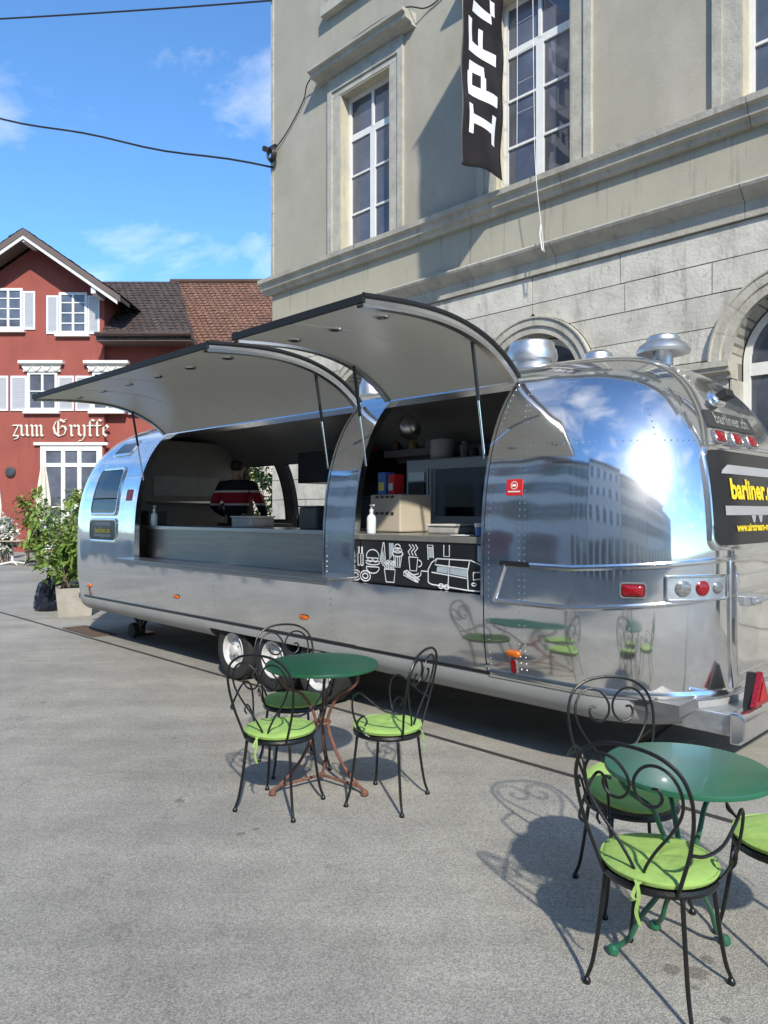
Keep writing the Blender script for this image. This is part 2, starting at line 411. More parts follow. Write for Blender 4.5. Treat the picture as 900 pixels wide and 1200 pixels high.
streaks(M_PLAS, (0.27, 0.25, 0.21), 0.35, (3.0, 3.0, 0.18), 0.55, 0.75)
streaks(M_PLAS, (0.50, 0.45, 0.38), 0.45, (0.9, 0.9, 0.6), 0.50, 0.68)
streaks(M_PLAS, (0.29, 0.275, 0.235), 0.35, (0.6, 0.6, 0.5), 0.52, 0.66)
M_BAND = mat('plaster_band', (0.42, 0.39, 0.305), 0.9, c2=(0.35, 0.325, 0.255), scale=1.2, bump=0.12, bscale=35, ramp=(0.25, 0.7))
streaks(M_BAND, (0.16, 0.15, 0.125), 0.75, (9.0, 9.0, 0.55), 0.56, 0.72)
M_ASHLAR = mat('ashlar', (0.60, 0.57, 0.49), 0.85, c2=(0.43, 0.405, 0.345), scale=2.6, bump=0.35, bscale=22, rnd=0.07, ramp=(0.28, 0.62))
streaks(M_ASHLAR, (0.10, 0.095, 0.085), 0.7, (5.0, 5.0, 0.8), 0.54, 0.74)
streaks(M_ASHLAR, (0.14, 0.13, 0.115), 0.55, (14, 14, 9), 0.57, 0.72)
M_CORN = mat('cornice_stone', (0.50, 0.47, 0.39), 0.85, c2=(0.35, 0.325, 0.27), scale=3, bump=0.3, bscale=25, rnd=0.06, ramp=(0.3, 0.65))
streaks(M_CORN, (0.13, 0.12, 0.10), 0.65, (7, 7, 2.0), 0.55, 0.75)
M_JAMB = mat('jamb_stone', (0.56, 0.50, 0.35), 0.85, c2=(0.42, 0.39, 0.31), scale=2.2, bump=0.3, bscale=20)
streaks(M_JAMB, (0.22, 0.19, 0.14), 0.7, (16, 16, 0.8), 0.56, 0.7)
M_SURR = mat('surround_stone', (0.50, 0.475, 0.40), 0.85, c2=(0.36, 0.34, 0.285), scale=4, bump=0.3, bscale=25)
streaks(M_SURR, (0.2, 0.18, 0.15), 0.6, (14, 14, 1.2), 0.57, 0.72)
M_JOINT = mat('joint_mortar', (0.17, 0.16, 0.14), 0.95)
M_WFRAME = mat('white_window_paint', (0.74, 0.74, 0.71), 0.5, var=0.05)
B = thing('stone_building', 'large beige plastered stone building with arched ground floor windows behind the trailer', 'building', (3.0, FD, 0), True)

OPW, OPB, OPT = 0.61, 6.12, 8.84           # first floor opening
U2B, U2T = 10.52, 13.1
# plaster walls as piers and spandrels round the openings
mb = MB(True)
edges = [REND]
for c in sorted(CEN): edges += [c-OPW, c+OPW]
edges.append(CORNER)
zz = [5.155, OPB, OPT, U2B, U2T, 13.6]
for k in range(len(edges)-1):
    for j in range(len(zz)-1):
        hole = (k % 2 == 1) and j in (1, 3)
        if hole: continue
        mb.cur = 1 if j == 0 else 0
        mb.box((edges[k], FD, zz[j]), (edges[k+1], FD+.42, zz[j+1]))
mb.build('plaster_wall', [M_PLAS, M_BAND], B)
mb = MB(True); mb.box((REND+.1, FD+.43, 0.01), (CORNER-.02, 18, 13.5)); mb.build('inner_core', mat('core_dark', (0.05, 0.05, 0.055), 0.9), B)
mb = MB(True); mb.box((CORNER-.019, FD+.421, 0.01), (CORNER, 18, 13.55)); mb.build('end_wall', M_PLAS, B)
mb = MB(True); mb.box((REND-.5, FD-.6, 13.6), (CORNER+.5, 18.4, 13.9)); mb.build('eaves', M_CORN, B)
# light corner strip in short stones
z = 6.06
while z < 13.5:
    h = random.uniform(.55, .95); h = min(h, 13.58-z)
    MB(True).box((CORNER-.055, FD-.022, z), (CORNER+.02, FD+.3, z+h-.008)).build('corner_stone', M_SURR, B)
    z += h
# backing of the ground floor
mb = MB(True); RI = 0.73; RO = 0.95; ZC = 3.30
lft = CORNER-.01
bounds = [CORNER-.012] + [(CEN[i]+CEN[i+1])/2 for i in range(4)] + [REND+.01]
for i, c in enumerate(CEN):
    a, b = bounds[i], bounds[i+1]
    mb.box((a, FD+.035, 0.0), (c+RI, FD+.42, ZC)); mb.box((b, FD+.035, 0.0), (c-RI, FD+.42, ZC))
    arc = [(c-RI*math.cos(PI*k/20), ZC+RI*math.sin(PI*k/20)) for k in range(21)]
    mb.prism([(b, ZC), (b, 4.85), (a, 4.85), (a, ZC)] + arc[::-1], lambda s, z, d: (s, d, z), FD+.035, FD+.42)
mb.build('joint_backing', M_JOINT, B)
# ashlar blocks, course by course
def half(c_, z):
    if z < ZC-1e-6: return RI+.012
    q = (RO+.008)**2-(z-ZC)**2
    return math.sqrt(q) if q > 0 else 0.0
rows = [4.81, 4.436, 4.077, 3.70, 3.33] + [3.33-.37*k for k in range(1, 10)]
rows[-1] = 0.0
G = 0.006
for ri in range(len(rows)-1):
    z1, z0 = rows[ri], rows[ri+1]
    za, zb = z0+G, z1-G
    zs = [za+(zb-za)*k/6 for k in range(7)]
    for i in range(len(CEN)+1):
        # pier between opening i-1 and opening i, left boundary sl(z) > right boundary sr(z)
        hasL, hasR = i > 0, i < len(CEN)
        sl = (lambda z, c=CEN[i-1]: c-half(c, z)-G) if hasL else (lambda z: CORNER-.002)
        sr = (lambda z, c=CEN[i]: c+half(c, z)+G) if hasR else (lambda z: REND+.02)
        mid = (za+zb)/2
        Wd = sl(mid)-sr(mid)
        nb = max(1, round(Wd/random.uniform(1.15, 1.6)))
        cuts = []
        for k in range(1, nb): cuts.append(sl(mid)-Wd*(k/nb+random.uniform(-.12, .12)/nb + (0.18/nb if ri % 2 else -.12/nb)))
        fl = [sl]+[(lambda z, q=q: q-G) for q in cuts]; fr_ = [(lambda z, q=q: q+G) for q in cuts]+[sr]
        for a, b in zip(fl, fr_):
            poly = [(b(z), z) for z in zs] + [(a(z), z) for z in zs[::-1]]
            off = random.uniform(-.004, .004)
            mb = MB(True).prism(poly, lambda s, z, d: (s, d, z), FD+off, FD+.10)
            mb.build('stone_block', M_ASHLAR, B)
# cornices laid in stones
def cornice(prof, name):
    s = CORNER+.19
    first = True
    while s > REND:
        L = random.uniform(1.35, 2.4); e = max(s-L, REND)
        MB(True).prism(prof, lambda D, z, q: (q, D, z), s, e+.008).build(name, M_CORN, B)
        s = e
cornice([(FD+.02, 5.79), (8.43, 5.79), (8.41, 5.85), (8.36, 5.87), (8.34, 5.965), (8.29, 5.985), (8.28, 6.055), (8.45, 6.085), (FD+.02, 6.09)], 'cornice_stone')
cornice([(FD+.02, 4.815), (8.455, 4.815), (8.452, 4.985), (8.43, 5.0), (8.36, 5.06), (8.30, 5.10), (8.285, 5.13), (8.29, 5.152), (FD+.02, 5.175)], 'string_course_stone')
# first floor windows
def tall_window(c, zb, zt, par):
    ht = zt-zb
    fn = lambda a, b, d: (-(c)+a, FD+.17+d, zb+b)
    tb = ht*0.735
    vs = [(0, .12, 0, tb-.03), (0, .05, tb+.03, ht)]
    hs = [(tb, .11, -1, 1)] + [(tb*k/3, .032, -1, 1) for k in (1, 2)]
    o = window(par, fn, 2*OPW-.004, ht-.004, vs, hs, fr=.075, depth=.07, fmat=M_WFRAME)
    W = OPW-.077; cells = []
    for sgn in (-1, 1):
        a0, a1 = (-W, -.062) if sgn < 0 else (.062, W)
        for k in range(3):
            b0 = .075 if k == 0 else tb*k/3+.018; b1 = tb*(k+1)/3-.018 if k < 2 else tb-.057
            cells.append((a0, a1, b0, b1))
        cells.append((a0 if sgn < 0 else .027, -.027 if sgn < 0 else a1, tb+.057, ht-.079))
    panes(o, fn, cells)
    # stone jambs lining the reveal, surround, lintel and hood
    mb = MB(True)
    for sg in (-1, 1): mb.box((c+sg*(OPW-.0005), FD-.02, zb), (c+sg*(OPW-.022), FD+.168, zt-.023))
    mb.box((c-OPW+.001, FD-.02, zt-.022), (c+OPW-.001, FD+.168, zt-.001)); mb.build('jamb', M_JAMB, o)
    for sg in (-1, 1):
        mb = MB(True); mb.box((c+sg*(OPW+.002), FD-.028, zb-.03), (c+sg*(OPW+.19), FD+.01, zt+.0))
        mb.box((c+sg*(OPW+.192), FD-.055, zb-.03), (c+sg*(OPW+.30), FD+.01, zt+.2)); mb.build('surround', M_SURR, o)
    mb = MB(True)
    mb.box((c-OPW-.19, FD-.03, zt+.002), (c+OPW+.19, FD+.01, zt+.10)); mb.box((c-OPW-.19, FD-.055, zt+.102), (c+OPW+.19, FD+.01, zt+.20))
    mb.box((c-OPW-.30, FD-.04, zt+.202), (c+OPW+.30, FD+.01, zt+.36)); mb.build('lintel', M_SURR, o)
    pr = [(FD+.01, zt+.362), (FD-.09, zt+.362), (FD-.11, zt+.40), (FD-.24, zt+.42), (FD-.25, zt+.48), (FD-.31, zt+.50), (FD-.315, zt+.545), (FD+.01, zt+.575)]
    MB(True).prism(pr, lambda D, z, q: (q, D, z), c-1.16, c+1.16).build('hood', M_SURR, o)
    return o
for c in CEN:
    o = tall_window(c, OPB+.002, OPT, B)
    o2 = tall_window(c, U2B, U2T-.55, B)
    MB(True).box((c-1.0, FD-.14, U2B-.2), (c+1.0, FD+.005, U2B-.02)).build('sill', M_SURR, o2)
mb = MB(True)
for c in CEN: mb.box((c-OPW+.001, FD+.002, U2T-.55), (c+OPW-.001, FD+.3, U2T-.0005))
mb.build('window_header', M_PLAS, B)
# arched windows
for i, c in enumerate(CEN):
    nseg = 24
    def ring(r, d): return [(c+r*math.cos(PI*k/nseg), d, ZC+r*math.sin(PI*k/nseg)) for k in range(nseg+1)]
    fn = lambda a, b, d: (-c+a, FD+.34+d, b)
    mb = MB()
    FI = RI-.02
    outer = [(-FI, .35)] + [(-FI*math.cos(PI*k/nseg), ZC+FI*math.sin(PI*k/nseg)) for k in range(nseg+1)] + [(FI, .35)]
    q = FI-.075
    inner = [(-q, .35)] + [(-q*math.cos(PI*k/nseg), ZC+q*math.sin(PI*k/nseg)) for k in range(nseg+1)] + [(q, .35)]
    for k in range(len(outer)-1): mb.prism([outer[k], outer[k+1], inner[k+1], inner[k]], fn, 0, .07)
    mb.prism([(-q, ZC-.14), (q, ZC-.14), (q, ZC+.0), (-q, ZC+.0)], fn, .004, .066)
    mb.prism([(-.05, .35), (.05, .35), (.05, ZC-.141), (-.05, ZC-.141)], fn, .004, .066)
    o = mb.build('arched_window', M_WFRAME, B)
    MB().prism([(-q*math.cos(PI*k/nseg), ZC+.001+q*math.sin(PI*k/nseg)) for k in range(nseg+1)], fn, .035, .045).build('pane', M_GLASS, o)
    for a0, a1 in ((-q, -.051), (.051, q)):
        for b0, b1 in ((.36, 1.7), (1.74, ZC-.142)): MB().prism([(a0, b0), (a1, b0), (a1, b1), (a0, b1)], fn, .035, .045).build('pane', M_GLASS, o)
    # archivolt in voussoirs
    prof = [(RI, FD+.01), (RI, FD-.03), (RI+.09, FD-.03), (RI+.10, FD-.055), (RI+.19, FD-.055), (RI+.20, FD-.075), (RO, FD-.075), (RO, FD+.01)]
    nv = 9
    for k in range(nv):
        a0, a1 = PI*k/nv+.0015, PI*(k+1)/nv-.0015
        rows_ = []
        for m_ in range(5):
            al = a0+(a1-a0)*m_/4
            rows_.append([(c+r*math.cos(al), D, ZC+.002+r*math.sin(al)) for r, D in prof])
        mb = MB(True); mb.grid(rows_, closed=True)
        mb.face(list(range(len(prof)))); mb.face([4*len(prof)+q_ for q_ in range(len(prof))])
        mb.build('voussoir', M_CORN, o)
    mb = MB(True); mb.grid([ring(RI-.001, FD+.005), ring(RI-.001, FD+.34)])
    for sg in (-1, 1): mb.box((c+sg*(RI-.001), FD-.01, 0), (c+sg*(RI-.02), FD+.34, ZC-.2))
    mb.build('reveal', M_SURR, o)
for i in range(len(CEN)+1):
    a = CEN[i-1]-RI+.03 if i > 0 else CORNER+.06
    b = CEN[i]+RI-.03 if i < len(CEN) else REND
    pr = [(FD+.15, 3.10), (FD-.05, 3.10), (FD-.06, 3.14), (FD-.12, 3.17), (FD-.13, 3.21), (FD-.15, 3.22), (FD-.15, 3.285), (FD+.15, 3.295)]
    MB(True).prism(pr, lambda D, z, q: (q, D, z), a, b).build('impost', M_CORN, B)

# banner, cords, cables on the building
bn = thing('banner', 'black hanging cloth banner with white letters on the stone building', 'banner', (6.0, 7.4, 6.1), True)
M_CLOTH = mat('black_banner_cloth', (0.014, 0.011, 0.013), 0.45, var=0.3, scale=4, bump=0.0)
M_BLET = mat('white_banner_print', (0.72, 0.72, 0.76), 0.6, var=0.03)
def wave(p, z): return 6.0 + .016*math.sin(z*3.1+p*3) + .012*math.sin(z*7.3-p*7) + .015*math.sin(p*9+z*1.7)
P0, P1, ZB, ZT = .28, 1.16, 6.12, 9.1
rows_ = []
for i in range(61):
    row = []
    for j in range(17):
        p = P0+(P1-P0)*j/16; zb = ZB+.05*math.sin((p-P0)*5)-.03*(p-P0); z = zb+(ZT-zb)*i/60
        row.append((wave(p, z), FD-p, z))
    rows_.append(row)
mb = MB(True); mb.grid(rows_)
o = mb.build('cloth', M_CLOTH, bn, smooth=True)
sm = o.modifiers.new('thick', 'SOLIDIFY'); sm.thickness = 0.003
def letter(rects, z0, hgt):
    """letters lie on their side: the glyph's up runs away from the wall, its left-to-right runs up the cloth"""
    mb = MB(True); N = 6
    for poly in rects:
        # subdivide each rect so that the print follows the folds
        (x0, y0, x1, y1) = poly
        rws = []
        for i in range(N+1):
            row = []
            for j in range(N+1):
                x = x0+(x1-x0)*i/N; y = y0+(y1-y0)*j/N
                p = P0+.17+y*.56; z = z0+x*hgt
                row.append((wave(p, z)-.006, FD-p, z))
            rws.append(row)
        mb.grid(rws)
    mb.build('printed_letter', M_BLET, bn)
I_ = [(0, 0, .62, .16), (.22, .16, .42, .86), (.0, .86, .62, 1.0)]
P_ = [(0, 0, .24, 1), (.24, .84, .50, 1), (.24, .42, .50, .57), (.50, .46, .72, .96)]
F_ = [(0, 0, .24, 1), (.24, .84, .68, 1), (.24, .42, .60, .57)]
O_ = [(0, .14, .2, .86), (.2, .84, .5, 1), (.2, 0, .5, .16), (.5, .14, .7, .86)]
letter(I_, 6.52, .62); letter(P_, 7.02, .62); letter(F_, 7.58, .66); letter(O_, 8.12, .66)
mb = MB(True); mb.tube([(6.0, FD, ZT), (6.0, FD-1.22, ZT)], .02); mb.build('pole', M_GALV, bn)
M_CORD = mat('white_cord', (0.75, 0.74, 0.7), 0.6)
rl = thing('rope_ladder', 'thin white cord ladder hanging down the facade beside the banner', 'rope', (5.6, 8.2, 5.0), True)
mb = MB(True); pts = catmull([(5.53, 8.22, 9.4), (5.50, 8.2, 8.2), (5.47, 8.18, 7.0), (5.46, 8.2, 6.1), (5.40, 8.24, 5.35), (5.33, 8.2, 4.98)], 6); mb.tube(pts, .0045, 5); mb.build('cord', M_CORD, rl)
mb = MB(True); mb.tube(catmull([(5.78, 8.24, 9.4), (5.76, 8.22, 7.6), (5.78, 8.24, 6.5)], 6), .004, 5); mb.build('cord', M_CORD, rl)
for k in range(6):
    mb = MB(True); z = 8.95-k*.40; mb.tube([(5.52-.008*k, 8.205, z-.02), (5.775, 8.235, z+.0)], .004, 5); mb.build('rung', M_CORD, rl)
mb = MB(True); mb.tube([(5.40, 8.23, 5.36), (5.395, 8.20, 5.22), (5.35, 8.19, 5.0)], .008, 6); mb.build('knot', M_CORD, rl)
M_CABLE = mat('black_cable', (0.02, 0.02, 0.02), 0.5)
cw = street_world(CORNER, FD)
def span(a, b, sag, n=24):
    a, b = Vector(a), Vector(b)
    return [a.lerp(b, t/n) - Vector((0, 0, 4*sag*(t/n)*(1-t/n))) for t in range(n+1)]
mb = MB(); mb.tube(span((cw.x, cw.y-.05, 11.43), (-20, 18, 13.3), .15), .018, 5)
solo(mb, 'overhead_cable', M_CABLE, 'upper black overhead cable running nearly level from the building corner', 'cable', (cw.x, cw.y-.05, 11.43))
mb = MB(); P = span((cw.x+.03, cw.y-.06, 8.22), (-20, 18, 14.1), .35, 40)
P = [p+Vector((0, 0, .03*math.sin(i*.9))) for i, p in enumerate(P)]
mb.tube(P, .02, 5)
solo(mb, 'overhead_cable', M_CABLE, 'lower black overhead cable slanting down to the coil on the building corner', 'cable', (cw.x+.03, cw.y-.06, 8.22))
ck = thing('cable_coil', 'coil of black cable on a bracket at the building corner', 'cable coil', (CORNER-.1, FD-.1, 8.3), True)
for k in range(4):
    mb = MB(True); r = .125-.012*k
    mb.tube([(CORNER-.13+r*math.cos(a*PI/9), FD-.09-.022*k, 8.42+r*1.15*math.sin(a*PI/9)) for a in range(18)], .013, 6, closed=True); mb.build('cable_turn', M_CABLE, ck)
mb = MB(True); mb.box((CORNER-.01, FD-.02, 8.52), (CORNER+.05, FD-.2, 8.6)); mb.box((CORNER-.2, FD-.045, 8.57), (CORNER+.1, FD-.09, 8.61)); mb.build('bracket', M_BLACKP, ck)
mb = MB(True); mb.tube(catmull([(CORNER-.16, FD-.04, 8.55), (11.1, FD-.03, 8.75), (10.62, FD-.04, 9.12), (10.32, FD-.12, 9.36), (9.2, FD-.25, 9.43), (8.0, FD-.22, 9.44), (7.6, FD-.04, 9.36), (7.2, FD-.03, 9.45), (6.6, FD-.03, 9.9), (6.3, FD-.03, 10.6)], 6), .011, 5)
solo(mb, 'wall_cable', M_CABLE, 'thin black cable running from the corner coil over the window hood', 'cable', (CORNER-.16, FD-.04, 8.55), True)

# ================================================================== RED HOUSE (camera frame)
RY = 30.0; SC = 867/RY
def HX(px): return (px-450)/SC
def HZ(py): return CAM_H+(600-py)/SC
M_REDW = mat('red_render', (0.315, 0.082, 0.060), 0.9, c2=(0.26, 0.066, 0.050), scale=0.9, bump=0.15, bscale=14)
streaks(M_REDW, (0.15, 0.045, 0.036), 0.5, (3, 3, 0.3), 0.54, 0.74)
M_SHUT = mat('shutter_white', (0.70, 0.72, 0.75), 0.6, var=0.04)
M_CREAM = mat('cream_stone', (0.72, 0.70, 0.64), 0.8, var=0.06)
M_WOODW = mat('white_wood', (0.62, 0.60, 0.58), 0.6, var=0.05)
M_WOODB = mat('brown_wood', (0.12, 0.085, 0.07), 0.6, var=0.1)
def tile_mat(name, c1, c2, sc):
    m = mat(name, c1, 0.8); t, b = nodes_of(m)
    cc = t.nodes.new('ShaderNodeTexCoord'); br = t.nodes.new('ShaderNodeTexBrick')
    br.inputs['Scale'].default_value = sc; br.inputs['Color1'].default_value = (*c1, 1); br.inputs['Color2'].default_value = (*c2, 1)
    br.inputs['Mortar'].default_value = (c1[0]*.3, c1[1]*.3, c1[2]*.3, 1); br.inputs['Mortar Size'].default_value = 0.03; br.inputs['Bias'].default_value = -.1
    br.inputs['Brick Width'].default_value = .24; br.inputs['Row Height'].default_value = .30
    t.links.new(cc.outputs['UV'], br.inputs['Vector'])
    n = t.nodes.new('ShaderNodeTexNoise'); n.inputs['Scale'].default_value = 1.3; n.inputs['Detail'].default_value = 6
    t.links.new(cc.outputs['Object'], n.inputs['Vector'])
    r = t.nodes.new('ShaderNodeMapRange'); r.inputs['To Min'].default_value = .6; r.inputs['To Max'].default_value = 1.35; t.links.new(n.outputs['Fac'], r.inputs['Value'])
    mm = t.nodes.new('ShaderNodeMix'); mm.data_type = 'RGBA'; mm.blend_type = 'MULTIPLY'; mm.inputs['Factor'].default_value = 1
    t.links.new(br.outputs['Color'], mm.inputs[6]); t.links.new(r.outputs[0], mm.inputs[7]); t.links.new(mm.outputs[2], b.inputs['Base Color'])
    return m
M_TDARK = tile_mat('dark_roof_tile', (0.068, 0.046, 0.036), (0.095, 0.066, 0.052), 1.0)
M_TBROWN = tile_mat('brown_roof_tile', (0.24, 0.12, 0.075), (0.17, 0.085, 0.058), 1.0)
def tiled_roof(p00, p10, p01, p11, rows_n, cols_n, m, parent, name='roof', lift=.035):
    """stepped courses of tiles from eave (p0*) to ridge (p1*): each course is a sloping slab proud of the one above"""
    a, b, c, d = map(Vector, (p00, p10, p01, p11))
    mb = MB(); nrm = (b-a).cross(c-a).normalized()
    uv = []
    if nrm.z < 0: nrm = -nrm
    for i in range(rows_n):
        t0, t1 = i/rows_n, min((i+1.15)/rows_n, 1)
        e0, e1 = a.lerp(c, t0), b.lerp(d, t0); f0, f1 = a.lerp(c, t1), b.lerp(d, t1)
        for k in range(cols_n):
            q0, q1 = k/cols_n, (k+1)/cols_n
            jt = random.uniform(-.012, .012)
            lo0, lo1, hi0, hi1 = e0.lerp(e1, q0), e0.lerp(e1, q1), f0.lerp(f1, q0), f0.lerp(f1, q1)
            tp = nrm*(lift+jt)
            I = [mb.pt(lo0), mb.pt(lo1), mb.pt(lo0+tp), mb.pt(lo1+tp), mb.pt(hi0+nrm*.004), mb.pt(hi1+nrm*.004)]
            mb.face((I[0], I[1], I[3], I[2])); mb.face((I[2], I[3], I[5], I[4]))
    o = mb.build(name, m, parent, kind='stuff' if False else None)
    me = o.data; ul = me.uv_layers.new(name='u')
    L1_, L2_ = (b-a).length, (c-a).length; ua, va = (b-a).normalized(), (c-a).normalized(); org = Vector(ORG[parent.name])
    for lp in me.loops:
        q = me.vertices[lp.vertex_index].co+org-a
        ul.data[lp.index].uv = (q.dot(ua), q.dot(va))
    return o

H = thing('red_house', 'red rendered gabled house with white shutters and cream blackletter sign', 'house', (HX(60), RY+4, 0))
gx, gl, gr = HX(42), HX(-38), HX(122)
zr, ze = HZ(286), HZ(352)-.25
mb = MB()
fnh = lambda a, z, d: (a, RY+d, z)
mb.prism([(HX(-62), 0), (gr, 0), (gr, HZ(345)), (gx, HZ(288)), (gl, HZ(345)), (HX(-62), HZ(364))], fnh, 0, 9)
mb.prism([(gr+.001, 0), (HX(232), 0), (HX(232), HZ(398)), (gr+.001, HZ(398))], fnh, .25, 8.5)
mb.build('wall', M_REDW, H)
# gable roof with overhang, boards, purlin ends
sl = (HZ(279)-HZ(352))/(HX(42)-HX(150)); OV = 1.1
for sg in (-1, 1):
    ex = gx+sg*(HX(152)-gx); zev = HZ(355)
    o = tiled_roof((ex, RY-OV, zev), (ex, RY+9, zev), (gx, RY-OV, HZ(279)), (gx, RY+9, HZ(279)), 14, 30, M_TDARK, H)
    pr = [(gx, HZ(279)-.02), (ex, zev-.02), (ex, zev-.27), (gx, HZ(279)-.27)]
    MB().prism(pr, lambda a, z, d: (a, RY+d, z), -OV+.001, -OV+.08).build('barge_board', M_WOODB, H)
    pr = [(gx, HZ(279)-.272), (ex-sg*.12, zev-.2), (ex-sg*.12, zev-.35), (gx, HZ(279)-.42)]
    MB().prism(pr, lambda a, z, d: (a, RY+d, z), -OV+.03, -OV+.07).build('verge_trim', M_WOODW, H)
    pr = [(gx, HZ(279)-.06), (ex, zev-.06), (ex, zev-.20), (gx, HZ(279)-.20)]
    MB().prism(pr, lambda a, z, d: (a, RY+d, z), -OV+.085, -.001).build('soffit', M_WOODB, H)
    px_ = gx+sg*(gr-gx-.05)
    MB().box((px_-.09, RY-OV+.1, HZ(345)-.25), (px_+.09, RY, HZ(345)+.05)).build('purlin_end', M_WOODW, H)
MB().box((gx-.09, RY-OV+.1, HZ(288)-.2), (gx+.09, RY, HZ(288)+.08)).build('purlin_end', M_WOODW, H)
# the lower dark roof to the right
DX = lambda px, Y: (px-450)/867*Y
o = tiled_roof((DX(123, RY-.9), RY-.9, CAM_H+203/867*(RY-.9)), (DX(228, RY-.9), RY-.9, CAM_H+203/867*(RY-.9)), (DX(108, RY+4.5), RY+4.5, CAM_H+270/867*(RY+4.5)), (DX(209, RY+4.5), RY+4.5, CAM_H+270/867*(RY+4.5)), 21, 40, M_TDARK, H)
MB().box((HX(122), RY-.85, HZ(405)), (HX(230), RY+.2, HZ(399))).build('soffit', M_WOODB, H)
mb = MB(); mb.tube([(HX(122), RY-.98, HZ(398)), (HX(231), RY-.98, HZ(398))], .085, 8); mb.build('gutter', mat('copper_gutter', (0.09, 0.06, 0.05), .4, .5), H)
mb = MB(); mb.tube([(HX(222), RY-.95, HZ(399)), (HX(220), RY-.1, HZ(410)), (HX(220), RY-.1, 0.0)], .06, 8); mb.build('downpipe', MATS['copper_gutter'], H)
def shutter_mesh(w, h):
    mb = MB(); mb.box((0, 0, 0), (.07, .045, h)); mb.box((w-.07, 0, 0), (w, .045, h)); mb.box((.07, 0.001, 0), (w-.07, .044, .08)); mb.box((.07, .001, h-.08), (w-.07, .044, h))
    k = int(h/.075)
    for i in range(k):
        z = .09+(h-.18)*i/k; r = Matrix.Rotation(.6, 3, 'X'); mb.box((.07, .012, z), (w-.07, .024, z+.07), r)
    return mb.mesh('shutter', M_SHUT)
SH1 = shutter_mesh(HX(117)-HX(103), HZ(346)-HZ(391)); SH2 = shutter_mesh(HX(87)-HX(68), HZ(440)-HZ(481))
def house_window(pc, y0, y1, hw, rows_n, sh, shw, d=RY, surround=True, left=True, right=True):
    X, z0, z1 = HX(pc), HZ(y1), HZ(y0); hw_ = hw/SC; ht = z1-z0
    fn = lambda a, b, dd: (X+a, d-.05+dd, z0+b)
    vs = [(0, .09, 0, ht)]; hs = [(ht*k/rows_n, .04, -9, 9) for k in range(1, rows_n)]
    o = window(H, fn, 2*hw_, ht, vs, hs, fr=.10, depth=.10, fmat=M_WFRAME)
    cells = []
    for sg in (-1, 1):
        a0, a1 = (-hw_+.102, -.047) if sg < 0 else (.047, hw_-.102)
        for k in range(rows_n):
            b0 = .102 if k == 0 else ht*k/rows_n+.022; b1 = ht-.102 if k == rows_n-1 else ht*(k+1)/rows_n-.022
            cells.append((a0, a1, b0, b1))
    panes(o, fn, cells, .045, .02)
    MB().prism([(-hw_-.12, -.14), (hw_+.12, -.14), (hw_+.12, -.002), (-hw_-.12, -.002)], fn, -.14, .045).build('sill', M_CREAM, o)
    if left: place('shutter', sh, H, (X-hw_-shw-.02, d-.05, z0-.02))
    if right: place('shutter', sh, H, (X+hw_+.02, d-.05, z0-.02))
    return o
w1 = HX(117)-HX(103); w2 = HX(87)-HX(68)
house_window(86, 343, 391, 16.5, 4, SH1, w1); house_window(10, 338, 386, 17, 4, SH1, w1)
for pc, lf, rt in ((50, True, True), (126, True, True), (-27, False, True)):
    o = house_window(pc, 436, 481, 17.5, 2, SH2, w2, left=lf, right=rt)
    X = HX(pc)
    MB().box((X-.75, RY-.10, HZ(436)+.002), (X+.75, RY-.001, HZ(427))).build('lintel', M_CREAM, o)
    mb = MB(); mb.box((X-.9, RY-.24, HZ(427)+.002), (X+.9, RY-.001, HZ(423.5))); mb.box((X-.83, RY-.17, HZ(428.5)), (X+.83, RY-.101, HZ(427)-.001)); mb.build('cornice', M_CREAM, o)
    for k in range(4):
        xs = X-.6+k*.4
        mb = MB(); mb.tube([(xs-.17+.34*t/8, RY-.125, HZ(430)-.17*math.sin(PI*t/8)) for t in range(9)], .03, 6); mb.build('garland', M_CREAM, o)
o = house_window(168, 440, 481, 15, 2, SH2, w2, d=RY+.25, right=False)
# ground floor french window
X, z0, ht, hw_ = HX(84), 0.12, HZ(522)-.12, 36/SC
fn = lambda a, b, d: (X+a, RY-.06+d, z0+b)
tb = HZ(545)-z0
o = window(H, fn, 2*hw_, ht, [(-.33, .16, 0, ht), (.33, .16, 0, ht)], [(tb, .16, -9, 9), (tb*.5, .05, -9, 9)], fr=.22, depth=.12, fmat=M_WFRAME, name='french_window')
for a0, a1 in ((-hw_+.222, -.412), (-.248, .248), (.412, hw_-.222)):
    for b0, b1 in ((.222, tb*.5-.03), (tb*.5+.03, tb-.082), (tb+.082, ht-.222)):
        panes(o, fn, [(a0, a1, b0, b1)], .05, .02)
MB().box((X-hw_-.25, RY-.12, z0+ht+.002), (X+hw_+.25, RY-.001, z0+ht+.12)).build('lintel', M_CREAM, o)
MB().box((HX(150), RY+.2, .1), (HX(190), RY+.24, HZ(525))).build('door', M_WOODB, H)
mb = MB(); mb.lathe([(0, 0), (.2, 0), (.2, .1), (.15, .14), (0, .15)], 16, (HX(13), RY-.001, HZ(553)), Matrix.Rotation(PI/2, 3, 'X')); mb.build('wall_lamp', mat('lamp_dark', (.06, .07, .08), .3), H)
